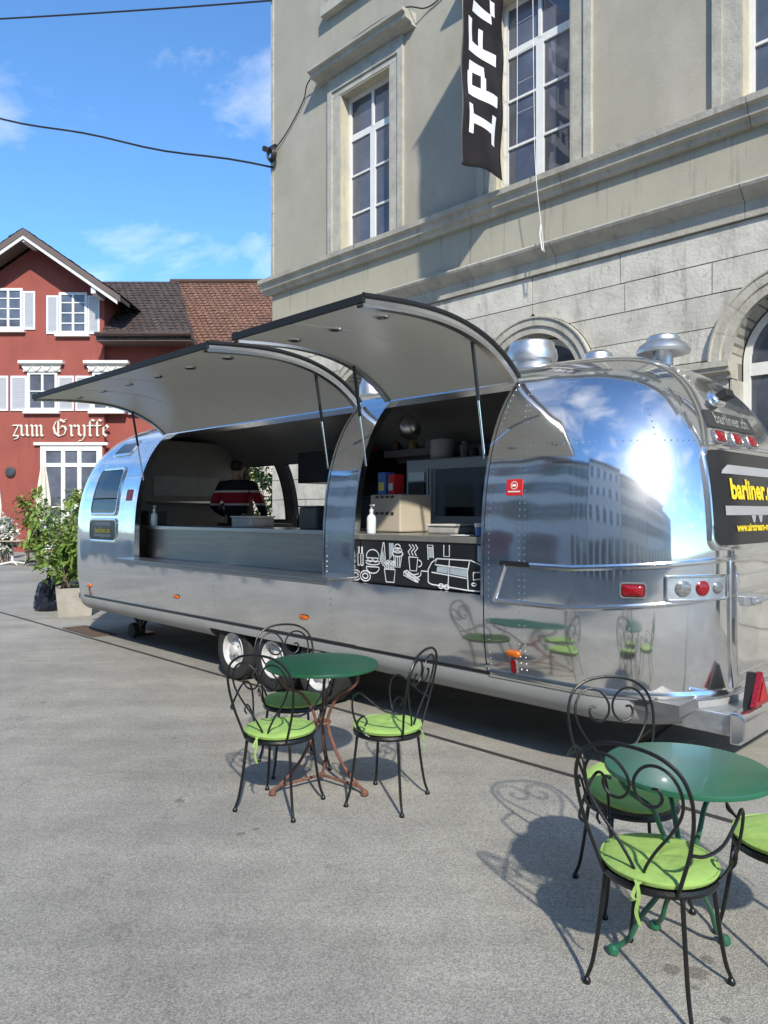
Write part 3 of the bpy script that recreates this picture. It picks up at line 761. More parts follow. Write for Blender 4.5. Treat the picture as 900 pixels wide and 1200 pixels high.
# blackletter sign
GL = {'z': (.62, [[(.05, .98), (.5, .98)], [(.5, .95), (.12, .06)], [(.1, .04), (.5, .02)], [(.5, .02), (.42, -.22), (.2, -.28)]]),
 'u': (.86, [[(.02, 1), (.14, .88), (.14, .16), (.28, .02), (.54, .18)], [(.48, 1), (.58, .88), (.58, .12), (.7, .02)]]),
 'm': (1.14, [[(.02, 1), (.14, .88), (.14, .1), (.22, .0)], [(.14, .78), (.38, 1), (.5, .86), (.5, .1), (.58, 0)], [(.5, .78), (.74, 1), (.86, .86), (.86, .1), (.98, 0)]]),
 'G': (1.36, [[(.95, 1.28), (.6, 1.52), (.26, 1.3), (.08, .82), (.2, .28), (.55, .0), (.92, .14), (1.08, .55), (.98, .86), (.7, .9)], [(.46, 1.32), (.46, .2)], [(.7, 1.36), (1.1, 1.5)], [(.46, .62), (.72, .74)]]),
 'r': (.6, [[(.02, 1), (.14, .88), (.14, .1), (.24, 0)], [(.14, .76), (.36, 1), (.5, .86)]]),
 'y': (.82, [[(.02, 1), (.14, .88), (.14, .18), (.32, .02), (.56, .18)], [(.5, 1), (.6, .86), (.6, -.05), (.42, -.38), (.12, -.46)]]),
 'f': (.58, [[(.54, 1.38), (.36, 1.5), (.2, 1.3), (.2, .1), (.3, 0)], [(.0, .94), (.5, .96)]]),
 'e': (.62, [[(.52, .14), (.34, 0), (.13, .2), (.13, .78), (.34, 1), (.5, .8), (.2, .46)]]), ' ': (.62, [])}
xh = .44; cx = HX(15); zb = HZ(511)
sc_w = (HX(129)-HX(15))/(sum(GL[c][0] for c in 'zum Gryffe')*xh)
for ch in 'zum Gryffe':
    wd, strokes = GL[ch]
    if strokes:
        mb = MB(); nx, nz = .082*xh, .06*xh; kk = 0
        for st in strokes:
            for p, q in zip(st, st[1:]):
                a = Vector((cx+p[0]*xh*sc_w, zb+p[1]*xh)); b = Vector((cx+q[0]*xh*sc_w, zb+q[1]*xh))
                dd = (b-a).normalized()*.012; a -= dd; b += dd
                pl = [(a.x-nx, a.y-nz), (a.x+nx, a.y+nz), (b.x+nx, b.y+nz), (b.x-nx, b.y-nz)]
                ar = (pl[1][0]-pl[0][0])*(pl[2][1]-pl[0][1])-(pl[1][1]-pl[0][1])*(pl[2][0]-pl[0][0])
                if abs(ar) < .0012: pl = [(a.x-nx, a.y-nz), (a.x-nx*.6, a.y+nz*.2), (b.x+nx, b.y+nz), (b.x+nx*.6, b.y-nz*.2)]
                mb.prism(pl, lambda x, z, d: (x, RY-d, z), .03, .06+.0011*kk); kk += 1
        mb.build('sign_letter', mat('sign_cream', (.66, .62, .52), .6, var=.03), H)
    cx += wd*xh*sc_w
# neighbour with the brown roof
N = thing('brown_roof_house', 'house with weathered brown tiled roof standing beside the red house', 'house', (-7, 37, 0))
def NX(px, Y): return (px-450)/867*Y
def NZ(py, Y): return CAM_H+(600-py)/867*Y
tiled_roof((NX(224, 31.5), 31.5, NZ(424, 31.5)), (NX(420, 31.5), 31.5, NZ(424, 31.5)), (NX(200, 37), 37, NZ(331, 37)), (NX(410, 37), 37, NZ(331, 37)), 30, 60, M_TBROWN, N, lift=.045)
MB().box((NX(234, 31.9), 32, 0), (NX(400, 31.9), 41, NZ(424, 31.9))).build('wall', mat('ivory_render', (.55, .52, .45), .9), N)
tiled_roof((NX(232, 42.5), 42.5, NZ(424, 31.5)), (NX(400, 42.5), 42.5, NZ(424, 31.5)), (NX(212, 37), 37.001, NZ(331, 37)), (NX(410, 37), 37.001, NZ(331, 37)), 10, 20, M_TBROWN, N)
mb = MB(); mb.tube([(NX(200, 37), 36.95, NZ(330, 37)), (NX(410, 37), 36.95, NZ(330, 37))], .12, 8); mb.build('ridge', M_TBROWN, N)
# ================================================================== TRAILER
SR, SF, DC, W0, AE, RC, PE = 1.65, 10.1, 5.1, 1.2, 1.2, 0.7, 2.62
L1 = SF-SR-2*RC; LC = PI/2*RC; LF = 2*(W0-RC); HALF = L1+2*LC+LF; TOT = 2*HALF
def sec(z):
    if z <= 1.2:
        return W0-(0.10*((0.95-z)/0.6)**2 if z < 0.95 else 0), 0.0, RC, RC
    t = min((z-1.2)/1.55, 1.0); c = max(1-t**PE, 0)**(1/PE)
    return W0*c, AE*(1-c), RC, RC*c
def S(u, z):
    u %= TOT
    m = u >= HALF
    if m: u -= HALF
    w, e, rx, ry = sec(z); st, en = SR+e+rx, SF-e-rx
    if u <= L1:
        s = SF-RC-u
        k0 = max(3.0, st+.1); k1 = min(8.5, en-.1)
        if m: s = SR+SF-s
        if s <= 3.0: s2 = st+(s-(SR+RC))/(3.0-SR-RC)*(k0-st)
        elif s <= 8.5: s2 = k0+(s-3.0)/5.5*(k1-k0)
        else: s2 = k1+(s-8.5)/(SF-RC-8.5)*(en-k1)
        return (s2, DC+w) if m else (s2, DC-w)
    u -= L1
    if u <= LC:
        al = u/LC*PI/2; s = SR+e+rx*(1-math.sin(al)); o = -(w-ry)-ry*math.cos(al)
    elif u <= LC+LF:
        s = SR+e; o = -(w-ry)+(u-LC)/LF*2*(w-ry)
    else:
        al = (u-LC-LF)/LC*PI/2; s = SR+e+rx*(1-math.cos(al)); o = (w-ry)+ry*math.sin(al)
    return (SR+SF-s, DC-o) if m else (s, DC+o)
def PN(u, z, off=0.0):
    z = min(z, 2.75)
    s, D = S(u, z); P = Vector((s, D, z))
    if off == 0: return P
    e = .004
    zc = min(z, 2.75-3e-3)
    a, b = S(u-e, zc), S(u+e, zc); c, d = S(u, zc-e*.5), S(u, min(zc+e*.5, 2.75))
    du = Vector((b[0]-a[0], b[1]-a[1], 0)); dz = Vector((d[0]-c[0], d[1]-c[1], e if zc+e*.5 <= 2.75 else 2.75-zc+e*.5))
    n = dz.cross(du)
    if n.length < 1e-9: n = Vector((0, 0, 1))
    n.normalize()
    return P+n*off
def uN(s): return SF-RC-s
def uF(s): return HALF+s-SR-RC
ZB, Z1, Z2, ZH, ZT = .555, 1.07, 2.03, 2.52, 2.75
def zl(z0, z1):
    o = [z0]; k = [.62, .7, .8, .95, 1.1, 1.2] + [1.2+1.55*math.sin(math.radians(a)) for a in range(3, 90, 3)]
    o += [z for z in k if z0+.012 < z < z1-.0015] + [z1]
    return o
def ul(u0, u1, step=.1):
    n = max(1, math.ceil((u1-u0)/step)); return [u0+(u1-u0)*i/n for i in range(n+1)]
T = thing('food_trailer', 'polished aluminium rounded food trailer with two raised side hatches', 'trailer', (5.9, DC, 0), True)
LINER = MB(True)
def panel(name, u0, u1, z0, z1, liner=True, step=.1, m=None, par=None, off=0.0):
    us, zs = ul(u0, u1, step), zl(z0, z1)
    mb = MB(True); mb.grid([[PN(u, z, off) for u in us] for z in zs])
    nr = [stf((PN(u, z, off+.02)-PN(u, z, off)).normalized()) for z in zs for u in us]
    par = par or T; og = ORG[par.name]
    f0 = mb.fc[0]; p = [Vector(mb.v[i]) for i in f0]
    if (p[1]-p[0]).cross(p[2]-p[0]).dot(Vector(nr[f0[0]])) < 0: mb.fc = [f[::-1] for f in mb.fc]
    me = bpy.data.meshes.new(name); me.from_pydata([(x-og[0], y-og[1], z-og[2]) for x, y, z in mb.v], [], mb.fc)
    me.materials.append(m or M_ALU)
    for f in me.polygons: f.use_smooth = True
    me.normals_split_custom_set_from_vertices(nr)
    o = bpy.data.objects.new(name, me); col.objects.link(o); o.parent = par; ORG[o.name] = og
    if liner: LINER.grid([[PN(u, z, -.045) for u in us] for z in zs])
    return o
sN = lambda a, b: (uN(a), uN(b))
SL0, SL1, SR0, SR1 = 7.97, 4.62, 4.28, 3.0
panel('side_panel', *sN(9.4, SL0), ZB, Z2); panel('roof_panel', *sN(9.4, SL0), Z2, ZT)
panel('side_panel', *sN(SL0, 6.3), ZB, Z1); panel('side_panel', *sN(6.3, SL1), ZB, Z1)
panel('roof_panel', *sN(SL0, SL1), ZH, ZT)
panel('pillar_panel', *sN(SL1, SR0), ZB, ZH); panel('roof_panel', *sN(SL1, SR0), ZH, ZT)
panel('side_panel', *sN(SR0, SR1), ZB, Z1, off=.006); panel('roof_panel', *sN(SR0, SR1), ZH, ZT)
u_s1 = uN(SR1); ur0 = L1; ur1 = L1+LC; ur2 = L1+LC+LF; ur3 = L1+2*LC+LF
panel('side_panel', u_s1, ur0, ZB, Z2, step=.06); panel('roof_panel', u_s1, ur0, Z2, ZT, step=.06)
panel('corner_panel', ur0, ur1, ZB, Z2, step=.04); panel('dome_panel', ur0, ur1, Z2, ZT, step=.04)
panel('rear_panel', ur1, ur2, ZB, Z2); panel('dome_panel', ur1, ur2, Z2, ZT)
panel('corner_panel', ur2, ur3, ZB, Z2, step=.05); panel('dome_panel', ur2, ur3, Z2, ZT, step=.05)
# far side with two window openings
FW = [(7.05, 8.0), (8.22, 9.08)]; FZ0, FZ1 = 1.52, 2.28
panel('side_panel', uF(2.35), uF(4.7), ZB, ZT); panel('side_panel', uF(4.7), uF(7.05), ZB, ZT)
for a, b in FW: panel('side_panel', uF(a), uF(b), ZB, FZ0); panel('roof_panel', uF(a), uF(b), FZ1, ZT)
panel('side_panel', uF(8.0), uF(8.22), ZB, ZT); panel('side_panel', uF(9.08), uF(9.4), ZB, ZT)
uf0 = HALF+L1
panel('corner_panel', uf0, uf0+LC, ZB, Z2, step=.05); panel('dome_panel', uf0, uf0+LC, Z2, ZT, step=.05)
panel('front_panel', uf0+LC, uf0+LC+LF, ZB, Z2); panel('dome_panel', uf0+LC, uf0+LC+LF, Z2, ZT)
panel('corner_panel', uf0+LC+LF, TOT-1e-6, ZB, Z2, step=.05); panel('dome_panel', uf0+LC+LF, TOT-1e-6, Z2, ZT, step=.05)
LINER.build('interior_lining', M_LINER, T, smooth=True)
# jambs of the two hatches and the two far windows
def jamb(name, path, m, o0=.004, o1=-.05, par=None):
    mb = MB(True); mb.grid([[PN(u, z, o0) for u, z in path], [PN(u, z, o1) for u, z in path]]); return mb.build(name, m, par or T, smooth=True)
for a, b in ((SL0, SL1), (SR0, SR1)):
    for s_, sg in ((a, -1), (b, 1)):
        u = uN(s_); zs = zl(Z1, ZH)
        d_ = sg*.022
        mb = MB(True); mb.grid([[PN(u+0*d_, z, .004) for z in zs], [PN(u-d_, z, .004) for z in zs], [PN(u-d_, z, -.055) for z in zs], [PN(u, z, -.055) for z in zs]])
        mb.build('hatch_jamb', M_TRIM, T, smooth=True)
    jamb('hatch_sill', [(u, Z1) for u in ul(uN(a), uN(b), .4)], M_TRIM)
    jamb('hatch_header', [(u, ZH) for u in ul(uN(a), uN(b), .4)], M_TRIM)
for a, b in FW:
    pth = [(uF(a), z) for z in zl(FZ0, FZ1)] + [(u, FZ1) for u in ul(uF(a), uF(b), .3)] + [(uF(b), z) for z in zl(FZ0, FZ1)[::-1]] + [(u, FZ0) for u in ul(uF(a), uF(b), .3)[::-1]]
    jamb('window_frame', pth, M_BLACK, .012, -.06)
# rivets along the seams
RV = MB(True)
def rivet_line(path):
    for u, z in path:
        P = PN(u, z, .0015); N = (PN(u, z, .02)-P).normalized(); a = N.orthogonal().normalized(); b = N.cross(a); r = .0055
        ring = [RV.pt(P+(a*math.cos(k*PI/3)+b*math.sin(k*PI/3))*r) for k in range(6)]; ring2 = [RV.pt(P+N*.0028+(a*math.cos(k*PI/3)+b*math.sin(k*PI/3))*r*.55) for k in range(6)]
        for k in range(6): RV.face((ring[k], ring[(k+1) % 6], ring2[(k+1) % 6], ring2[k]))
        RV.face(ring2)
def vline(u, z0, z1, st=.04):
    n = int((z1-z0)/st); rivet_line([(u, z0+(z1-z0)*i/n) for i in range(n+1)])
def hline(z, u0, u1, st=.04):
    n = int((u1-u0)/st); rivet_line([(u0+(u1-u0)*i/n, z) for i in range(n+1)])
vline(uN(2.96), .62, 2.5); vline(uN(2.72), .62, 2.45); vline(uN(2.68), .62, 2.45)
hline(Z2+.012, uN(2.68), ur2); hline(1.04, uN(4.3), uN(3.02), .03); hline(.64, uN(4.28), uN(3.02))
vline(ur0+.55, Z2+.05, 2.6); vline(ur1-.02, 1.42, 2.62)
vline(uN(4.31), 1.1, 2.45); vline(uN(4.59), 1.1, 2.45); vline(uN(8.0), 1.12, 2.45); vline(uN(8.30), .62, 2.3); vline(uN(6.3), .6, 1.0, .05); vline(uN(4.55), .6, 1.03, .05)
hline(1.36, ur1-.15, ur2+.1, .035); hline(Z2+.01, uN(9.4), uN(8.0)); hline(.60, uN(9.3), uN(3.0), .06)
RV.build('rivet', M_TRIM, T, kind='stuff', smooth=True)
# seam strips
def molding(name, u0, u1, z, h, p, m=None, step=.06, zf=None):
    rows_ = []
    for u in ul(u0, u1, step):
        zc = zf(u) if zf else z
        rows_.append([PN(u, zc-h, -.002), PN(u, zc-h, p*.7), PN(u, zc-h*.4, p), PN(u, zc-h*.25, p*.7), PN(u, zc+h*.25, p*.7), PN(u, zc+h*.4, p), PN(u, zc+h, p*.7), PN(u, zc+h, -.002)])
    mb = MB(True); mb.grid(rows_)
    mb.face(range(8)); mb.face(range(len(mb.v)-8, len(mb.v)))
    return mb.build(name, m or M_TRIM, T, smooth=True)
molding('floor_trim', uN(2.97), ur3, .562, .022, .018)
molding('floor_trim', uN(9.4), uN(2.975), .558, .012, .010, M_BLACKP)
molding('belt_trim', uN(2.82), ur2+.6, 1.30, .017, .014, zf=lambda u: 1.285+.07*max(0, min(1, (u-ur0)/LC)))
molding('belt_trim', uN(2.92), ur2+.6, 1.05, .015, .012, zf=lambda u: 1.045+.10*max(0, min(1, (u-ur0)/LC)))
mb = MB(True); mb.tube([PN(uN(2.825), 1.285, .006), PN(uN(2.915), 1.047, .006)], .014, 6); mb.build('belt_trim', M_TRIM, T)
mb = MB(True); mb.grid([[PN(u, z, .016) for u in ul(uN(2.86), uN(2.64), .05)] for z in (1.275, 1.305)]); mb.build('name_strip', M_BLACKP, T)
# belly pan and underbody
rows_ = [(ZB, .0), (.52, .002), (.47, -.008), (.42, -.035), (.385, -.08), (.36, -.15), (.345, -.24)]
us = ul(0, TOT-1e-5, .08)
mb = MB(True)
def wheel_zone(i, j):
    u = us[j]; return i >= 2 and uN(6.5) < u < uN(4.46)
mb.grid([[PN(u, ZB, o)[:2]+(z,) if False else (PN(u, ZB, o).x, PN(u, ZB, o).y, z) for u in us] for z, o in rows_], skip=wheel_zone)
mb.build('belly_pan', M_GREYP, T, smooth=True)
mb = MB(True); mb.box((2.1, 4.34, .33), (9.7, 5.9, .47)); mb.box((4.4, 4.2, .47), (6.6, 5.9, .53)); mb.build('underbody', M_BLACK, T)
mb = MB(True); mb.box((1.75, 4.03, .485), (9.8, 6.15, .55)); mb.box((1.9, 4.0, .551), (9.6, 6.18, .56)); mb.build('floor', mat('floor_vinyl', (.12, .12, .12), .5), T)
# wheels
M_TYRE = mat('tyre', (.02, .02, .02), .8, var=.2); M_RIM = mat('rim_paint', (.55, .55, .54), .5, .1, var=.12, scale=20)
def wheel(sc):
    R_ = Matrix.Rotation(PI/2, 3, 'X'); c = (sc, 4.0, .285)
    mb = MB(True); mb.lathe([(.17, -.0), (.19, .012), (.24, .016), (.272, .0), (.285, -.03), (.285, -.15), (.27, -.18), (.17, -.18)], 36, c, R_)
    wb = mb.build('wheel', M_TYRE, T, smooth=True)
    mb = MB(True); mb.lathe([(.172, .004), (.165, .010), (.155, .002), (.15, -.04), (.12, -.055), (.09, -.03), (.05, -.02), (.045, .015), (.03, .02), (0, .02)], 30, c, R_); mb.build('rim', M_RIM, wb, smooth=True)
    for k in range(5):
        a = 2*PI*k/5; mb = MB(True); mb.lathe([(.011, -.03), (.011, -.012), (0, -.01)], 6, (sc+.07*math.cos(a), 4.0, .285+.07*math.sin(a)), R_); mb.build('wheel_nut', M_GALV, wb)
for sc in (6.10, 5.46, 4.82): wheel(sc)
mb = MB(True)
for k in (4.3, 5.9): mb.box((4.3, k-.05, .30), (6.7, k+.05, .36))
mb.build('axle_beam', M_BLACK, T)
# front jack and steadies
mb = MB(True); mb.box((9.1, 4.5, .0), (9.35, 4.75, .03)); mb.tube([(9.2, 4.62, .03), (9.2, 4.62, .42)], .045, 8); mb.tube([(9.45, 4.55, .36), (9.2, 4.62, .08)], .025, 6); mb.tube([(8.95, 4.62, .36), (9.2, 4.62, .08)], .025, 6)
mb.build('front_jack', M_BLACKP, T)
mb = MB(True); mb.lathe([(0, 0), (.09, 0), (.1, .03), (.09, .07), (.03, .075), (0, .075)], 18, (8.95, 4.42, .11), Matrix.Rotation(PI/2, 3, 'X')); mb.build('jockey_wheel', M_TYRE, T, smooth=True)
mb = MB(True); mb.box((2.25, 4.55, 0), (2.45, 4.75, .02)); mb.tube([(2.35, 4.65, .02), (1.95, 4.6, .40)], .03, 6); mb.build('steady', M_BLACKP, T)
# rear step plate, bumper, triangle
mb = MB(True); mb.box((1.56, 4.26, .37), (1.84, 5.95, .492)); mb.build('step_plate', M_GALV, T, bevel=.01)
mb = MB(True); mb.prism([(1.555, .34), (1.50, .34), (1.47, .37), (1.47, .485), (1.50, .515), (1.555, .515)], lambda s, z, D: (s, D, z), 4.22, 6.0); mb.build('bumper', M_TRIM, T, bevel=.012)
mb = MB(True); mb.tube([(1.60, 4.27, .40), (2.2, 4.36, .36)], .022, 8); mb.build('bumper_bracket', M_GALV, T)
tri = MB(True).prism([(4.38, .525), (4.60, .525), (4.49, .71)], lambda D, z, q: (q, D, z), 1.47, 1.50).build('reflector_triangle', M_RED, T)
MB(True).prism([(4.40, .5), (4.60, .5), (4.60, .53), (4.505, .70), (4.47, .70)], lambda D, z, q: (q, D, z), 1.502, 1.55).build('backing', M_BLACK, tri)
MB(True).prism([(4.43, .55), (4.55, .55), (4.49, .655)], lambda D, z, q: (q, D, z), 1.464, 1.468).build('inner_face', mat('reflector_dark', (.4, .01, .01), .3), tri)

# --- surface patches
def outline(u0, u1, z0, z1, r, n=6, k=1.0):
    cu, cz = (u0+u1)/2, (z0+z1)/2; o = []
    for (a, b, st) in ((u1-r, z1-r, 0), (u0+r, z1-r, 1), (u0+r, z0+r, 2), (u1-r, z0+r, 3)):
        for i in range(n+1):
            al = (st+i/n)*PI/2; o.append((a+r*math.cos(al), b+r*math.sin(al)))
    # add mid points along the edges so the patch follows the curvature
    q = []
    for i in range(len(o)):
        a, b = o[i], o[(i+1) % len(o)]; L = math.hypot(b[0]-a[0], b[1]-a[1]); m = max(1, int(L/.07))
        for j in range(m): q.append((a[0]+(b[0]-a[0])*j/m, a[1]+(b[1]-a[1])*j/m))
    return [(cu+(x-cu)*k, cz+(y-cz)*k) for x, y in q]
def patch(name, u0, u1, z0, z1, off, m, r=.03, par=None, th=None, label=None, dome=False):
    mb = MB(True); rows_ = []
    for k in (.02, .25, .5, .75, .9, 1.0): rows_.append([PN(u, z, off*(.25+.75*math.sqrt(max(0, 1-k*k))) if dome else off) for u, z in outline(u0, u1, z0, z1, r, k=k)])
    rows_.append([PN(u, z, -.003) for u, z in outline(u0, u1, z0, z1, r)])
    mb.grid(rows_, closed=True); mb.face(range(len(rows_[0])))
    return mb.build(name, m, par or T, smooth=True, label=label)
def rim(name, u0, u1, z0, z1, wdt, off, m, r=.03, par=None):
    A = outline(u0, u1, z0, z1, r); cu, cz = (u0+u1)/2, (z0+z1)/2; hu, hz = (u1-u0)/2, (z1-z0)/2
    def sc(k): return [(cu+(x-cu)*(hu+k)/hu, cz+(y-cz)*(hz+k)/hz) for x, y in A]
    mb = MB(True); mb.grid([[PN(u, z, o) for u, z in L] for L, o in ((sc(wdt), -.002), (sc(wdt), off*.7), (sc(wdt*.7), off), (sc(wdt*.3), off), (A, off*.7), (A, -.002))], closed=True)
    return mb.build(name, m, par or T, smooth=True)
# front quarter window, small sign panel, sloping skylight, red sticker
wq = patch('side_window', uN(9.12), uN(8.44), 1.61, 2.13, .010, M_TINT, .06); rim('window_frame', uN(9.12), uN(8.44), 1.61, 2.13, .035, .018, M_TRIM, .06, wq)
molding('window_rail', uN(9.10), uN(8.46), 1.78, .008, .016, M_BLACK)
sp = patch('sign_panel', uN(9.12), uN(8.42), 1.285, 1.515, .010, M_BLACKP, .05); rim('panel_frame', uN(9.12), uN(8.42), 1.285, 1.515, .03, .016, M_TRIM, .05, sp)
def logo(par, uc, zc, k, txt_w, off):
    mb = MB(True); fn = lambda x, y: PN(uc+x*txt_w, zc+y*k-.03*k, off); text_mb(mb, 'barliner.ch', fn, 1.0, .045); mb.build('lettering', M_YEL, par)
    mb = MB(True)
    def bar(x0, x1, y0, y1, r0=0, r1=0):
        us_ = ul(x0, x1, .05); mb.grid([[PN(uc+u, zc+y, off-.0006) for u in us_] for y in (y0, y1)])
    W_ = 2.35*txt_w
    bar(-W_, W_, k*.98, k*1.28); bar(-W_*.9, W_*.9, k*1.29, k*1.45); bar(-W_, W_, -k*.62, -k*.25); bar(-W_*.12, -W_*.02, -k*.80, -k*.63); bar(W_*.02, W_*.12, -k*.80, -k*.63)
    mb.build('printed_outline', M_GPRINT, par)
logo(sp, uN(8.77), 1.375, .085, .10, .0125)
sk = patch('skylight', uN(9.12), uN(8.52), 2.335, 2.46, .012, M_TINT, .04); rim('window_frame', uN(9.12), uN(8.52), 2.335, 2.46, .03, .016, M_TRIM, .04, sk)
patch('red_sticker', uN(8.23), uN(8.08), 1.75, 1.88, .004, mat('sticker_red', (.55, .02, .02), .4), .015)
st_ = patch('red_sticker', uN(2.83), uN(2.70), 1.725, 1.83, .004, MATS['sticker_red'], .008)
mb = MB(True); mb.grid([[PN(uN(2.765)+r*math.cos(a*PI/10), 1.79+r*.9*math.sin(a*PI/10), .0055) for a in range(21)] for r in (.024, .029)])
mb.grid([[PN(uN(2.765)+x, 1.79+y, .0056) for x in (-.016, -.005, .006, .016)] for y in (-.008, .008)]); mb.grid([[PN(uN(2.765)+x, 1.75+y, .0055) for x in (-.05, 0, .05)] for y in (-.004, .004)])
mb.build('sticker_print', M_WHITE, st_)
# rear black panel with lettering
rp = patch('rear_window_panel', 7.90, 9.40, 1.425, 1.985, .014, M_BLACKP, .06); rim('panel_frame', 7.90, 9.40, 1.425, 1.985, .03, .022, M_TRIM, .06, rp)
uc = 8.66
mb = MB(True); text_mb(mb, 'barliner.ch', lambda x, y: PN(8.48+x*.185, 1.70+y*.165, .0185), 1.0, .035); mb.build('lettering', M_YEL, rp)
mb = MB(True); text_mb(mb, 'www.airstream-miete.ch', lambda x, y: PN(8.50+x*.075, 1.505+y*.066, .0185), 1.0, .035); mb.build('lettering', M_YEL, rp)
mb = MB(True)
def pol(pts):
    n = len(pts)//2
    mb.grid([[PN(uc+x, z, .0165) for x, z in pts[:n]], [PN(uc+x, z, .0165) for x, z in pts[n:]]])
uc = 8.48
xs = [-.47+.94*i/24 for i in range(25)]
pol([(x, 1.845) for x in xs]+[(x*.97, 1.90-.5*max(0, abs(x)-.40)) for x in xs])
pol([(x, 1.60) for x in xs]+[(x, 1.655) for x in xs])
for q in (-.1, .02):
    xs2 = [q+.08*i/4 for i in range(5)]; pol([(q+.04+(x-q-.04)*.4, 1.555) for x in xs2]+[(x, 1.598) for x in xs2])
mb.build('printed_outline', M_GPRINT, rp)
# top plate, three lamps, reversing camera
pl = patch('name_plate', 8.02, 8.86, 2.135, 2.245, .010, mat('plate_black', (.03, .03, .03), .4), .006)
mb = MB(True); text_mb(mb, 'barliner.ch', lambda x, y: PN(8.44+x*.15, 2.162+y*.105, .0125), 1.0, .02); mb.build('lettering', mat('plate_grey', (.22, .22, .21), .5), pl)
for uq in (8.13, 8.42, 8.71):
    a = patch('marker_lamp', uq-.075, uq+.075, 2.045, 2.112, .026, M_RED, .02, dome=True); rim('lamp_base', uq-.075, uq+.075, 2.045, 2.112, .012, .014, M_CLEAR, .02, a)
cm = patch('reversing_camera', 8.33, 8.55, 2.31, 2.40, .04, M_TRIM, .04, dome=True)
Pc = PN(8.44, 2.36, .06); mb = MB(True); mb.box(Pc+Vector((-.055, -.055, -.05)), Pc+Vector((.02, .055, .01)), Matrix.Rotation(.35, 3, 'Y')); mb.build('camera_housing', M_BLACK, cm, bevel=.012)
# tail lamp cluster and markers
cl = patch('lamp_cluster', 7.60, 7.98, 1.125, 1.245, .018, M_GALV, .012); rim('cluster_frame', 7.60, 7.98, 1.125, 1.245, .014, .026, M_TRIM, .012, cl)
def disc(name, u, z, r, off, m, par, h=.012, n=20):
    P = PN(u, z, off); N = (PN(u, z, off+.05)-P).normalized(); a = Vector((0, 0, 1)); a = (a-N*a.dot(N)).normalized(); b = N.cross(a)
    mb = MB(True); rings = [[P+(a*math.cos(2*PI*k/n)+b*math.sin(2*PI*k/n))*r*q+N*hh for k in range(n)] for q, hh in ((1, -.01), (1, h*.3), (.8, h*.8), (.4, h), (.05, h))]
    mb.grid(rings, closed=True); mb.face(range(4*n, 5*n)); return mb.build(name, m, par, smooth=True)
for uq, r, m in ((7.685, .046, M_CLEAR), (7.805, .043, M_RED), (7.915, .035, M_CLEAR)):
    d_ = disc('lamp_lens', uq, 1.185, r, .022, m, cl)
a = patch('side_marker', 7.35, 7.475, 1.135, 1.205, .030, M_RED, .015, dome=True); rim('lamp_base', 7.35, 7.475, 1.135, 1.205, .012, .016, M_CLEAR, .015, a)
for s_, z_ in ((2.775, .715), (4.90, .735), (7.03, .735), (9.2, .70)): patch('side_marker', uN(s_)-.055, uN(s_)+.055, z_-.022, z_+.022, .026, M_ORANGE, .0215, label='orange oval side marker lamp', dome=True)
for s_, z_ in ((2.775, .635), (9.2, .625)):
    a = patch('reflector', uN(s_)-.018, uN(s_)+.018, z_-.043, z_+.043, .012, M_RED, .0175); rim('reflector_base', uN(s_)-.018, uN(s_)+.018, z_-.043, z_+.043, .008, .01, M_CLEAR, .0175, a)
# rear hatch door
dp = patch('rear_hatch', 8.06, 9.24, .585, 1.33, .006, M_ALU, .02); rim('hatch_frame', 8.06, 9.24, .585, 1.33, .022, .014, M_TRIM, .02, dp)
rim('inner_rib', 8.14, 9.16, .66, 1.24, .016, .012, M_TRIM, .02, dp)
Pc = PN(8.36, 1.08, .02); mb = MB(True); mb.box(Pc+Vector((-.02, -.11, -.03)), Pc+Vector((.02, .10, .03))); mb.box(Pc+Vector((-.05, -.10, -.012)), Pc+Vector((-.022, .04, .03))); mb.tube([Pc+Vector((-.045, -.08, .0)), Pc+Vector((-.06, .12, .012))], .013, 8); mb.build('hatch_latch', M_GALV, dp, bevel=.004)
# roof vents
def vent(name, s_, D_, prof, n=28, label=None):
    mb = MB(True); mb.lathe(prof, n, (s_, D_, 0)); return mb.build(name, M_GALV if name == 'roof_vent' else M_TRIM, T, smooth=True, label=label)
M_VENT = mat('vent_alloy', (.60, .60, .60), .42, 1.0, var=.08, scale=9)
def vent(name, s_, D_, prof, n=28, label=None):
    mb = MB(True); mb.lathe(prof, n, (s_, D_, 0)); return mb.build(name, M_VENT, T, smooth=True, label=label, sharp=30)
vent('extractor_vent', 3.62, 5.38, [(.0, 2.70), (.17, 2.70), (.175, 2.84), (.18, 2.85), (.18, 2.90), (.215, 2.91), (.22, 2.95), (.21, 3.0), (.195, 3.02), (.19, 3.06), (.17, 3.075), (0, 3.08)], label='large drum shaped roof extractor vent')
vent('low_vent', 2.95, 5.3, [(.0, 2.66), (.15, 2.66), (.15, 2.80), (.12, 2.815), (.11, 2.86), (.07, 2.885), (0, 2.89)], label='low round roof vent')
vent('chimney_vent', 2.34, 5.12, [(0, 2.5), (.068, 2.5), (.068, 2.76), (.18, 2.745), (.185, 2.765), (.165, 2.80), (.13, 2.825), (.115, 2.835), (.11, 2.86), (.095, 2.872), (0, 2.875)], label='mushroom capped flue on the roof')
vent('extractor_vent', 5.42, 5.2, [(.0, 2.68), (.10, 2.68), (.10, 2.80), (.125, 2.81), (.125, 2.90), (.10, 2.95), (.10, 3.0), (0, 3.01)], label='small roof vent between the raised hatches')

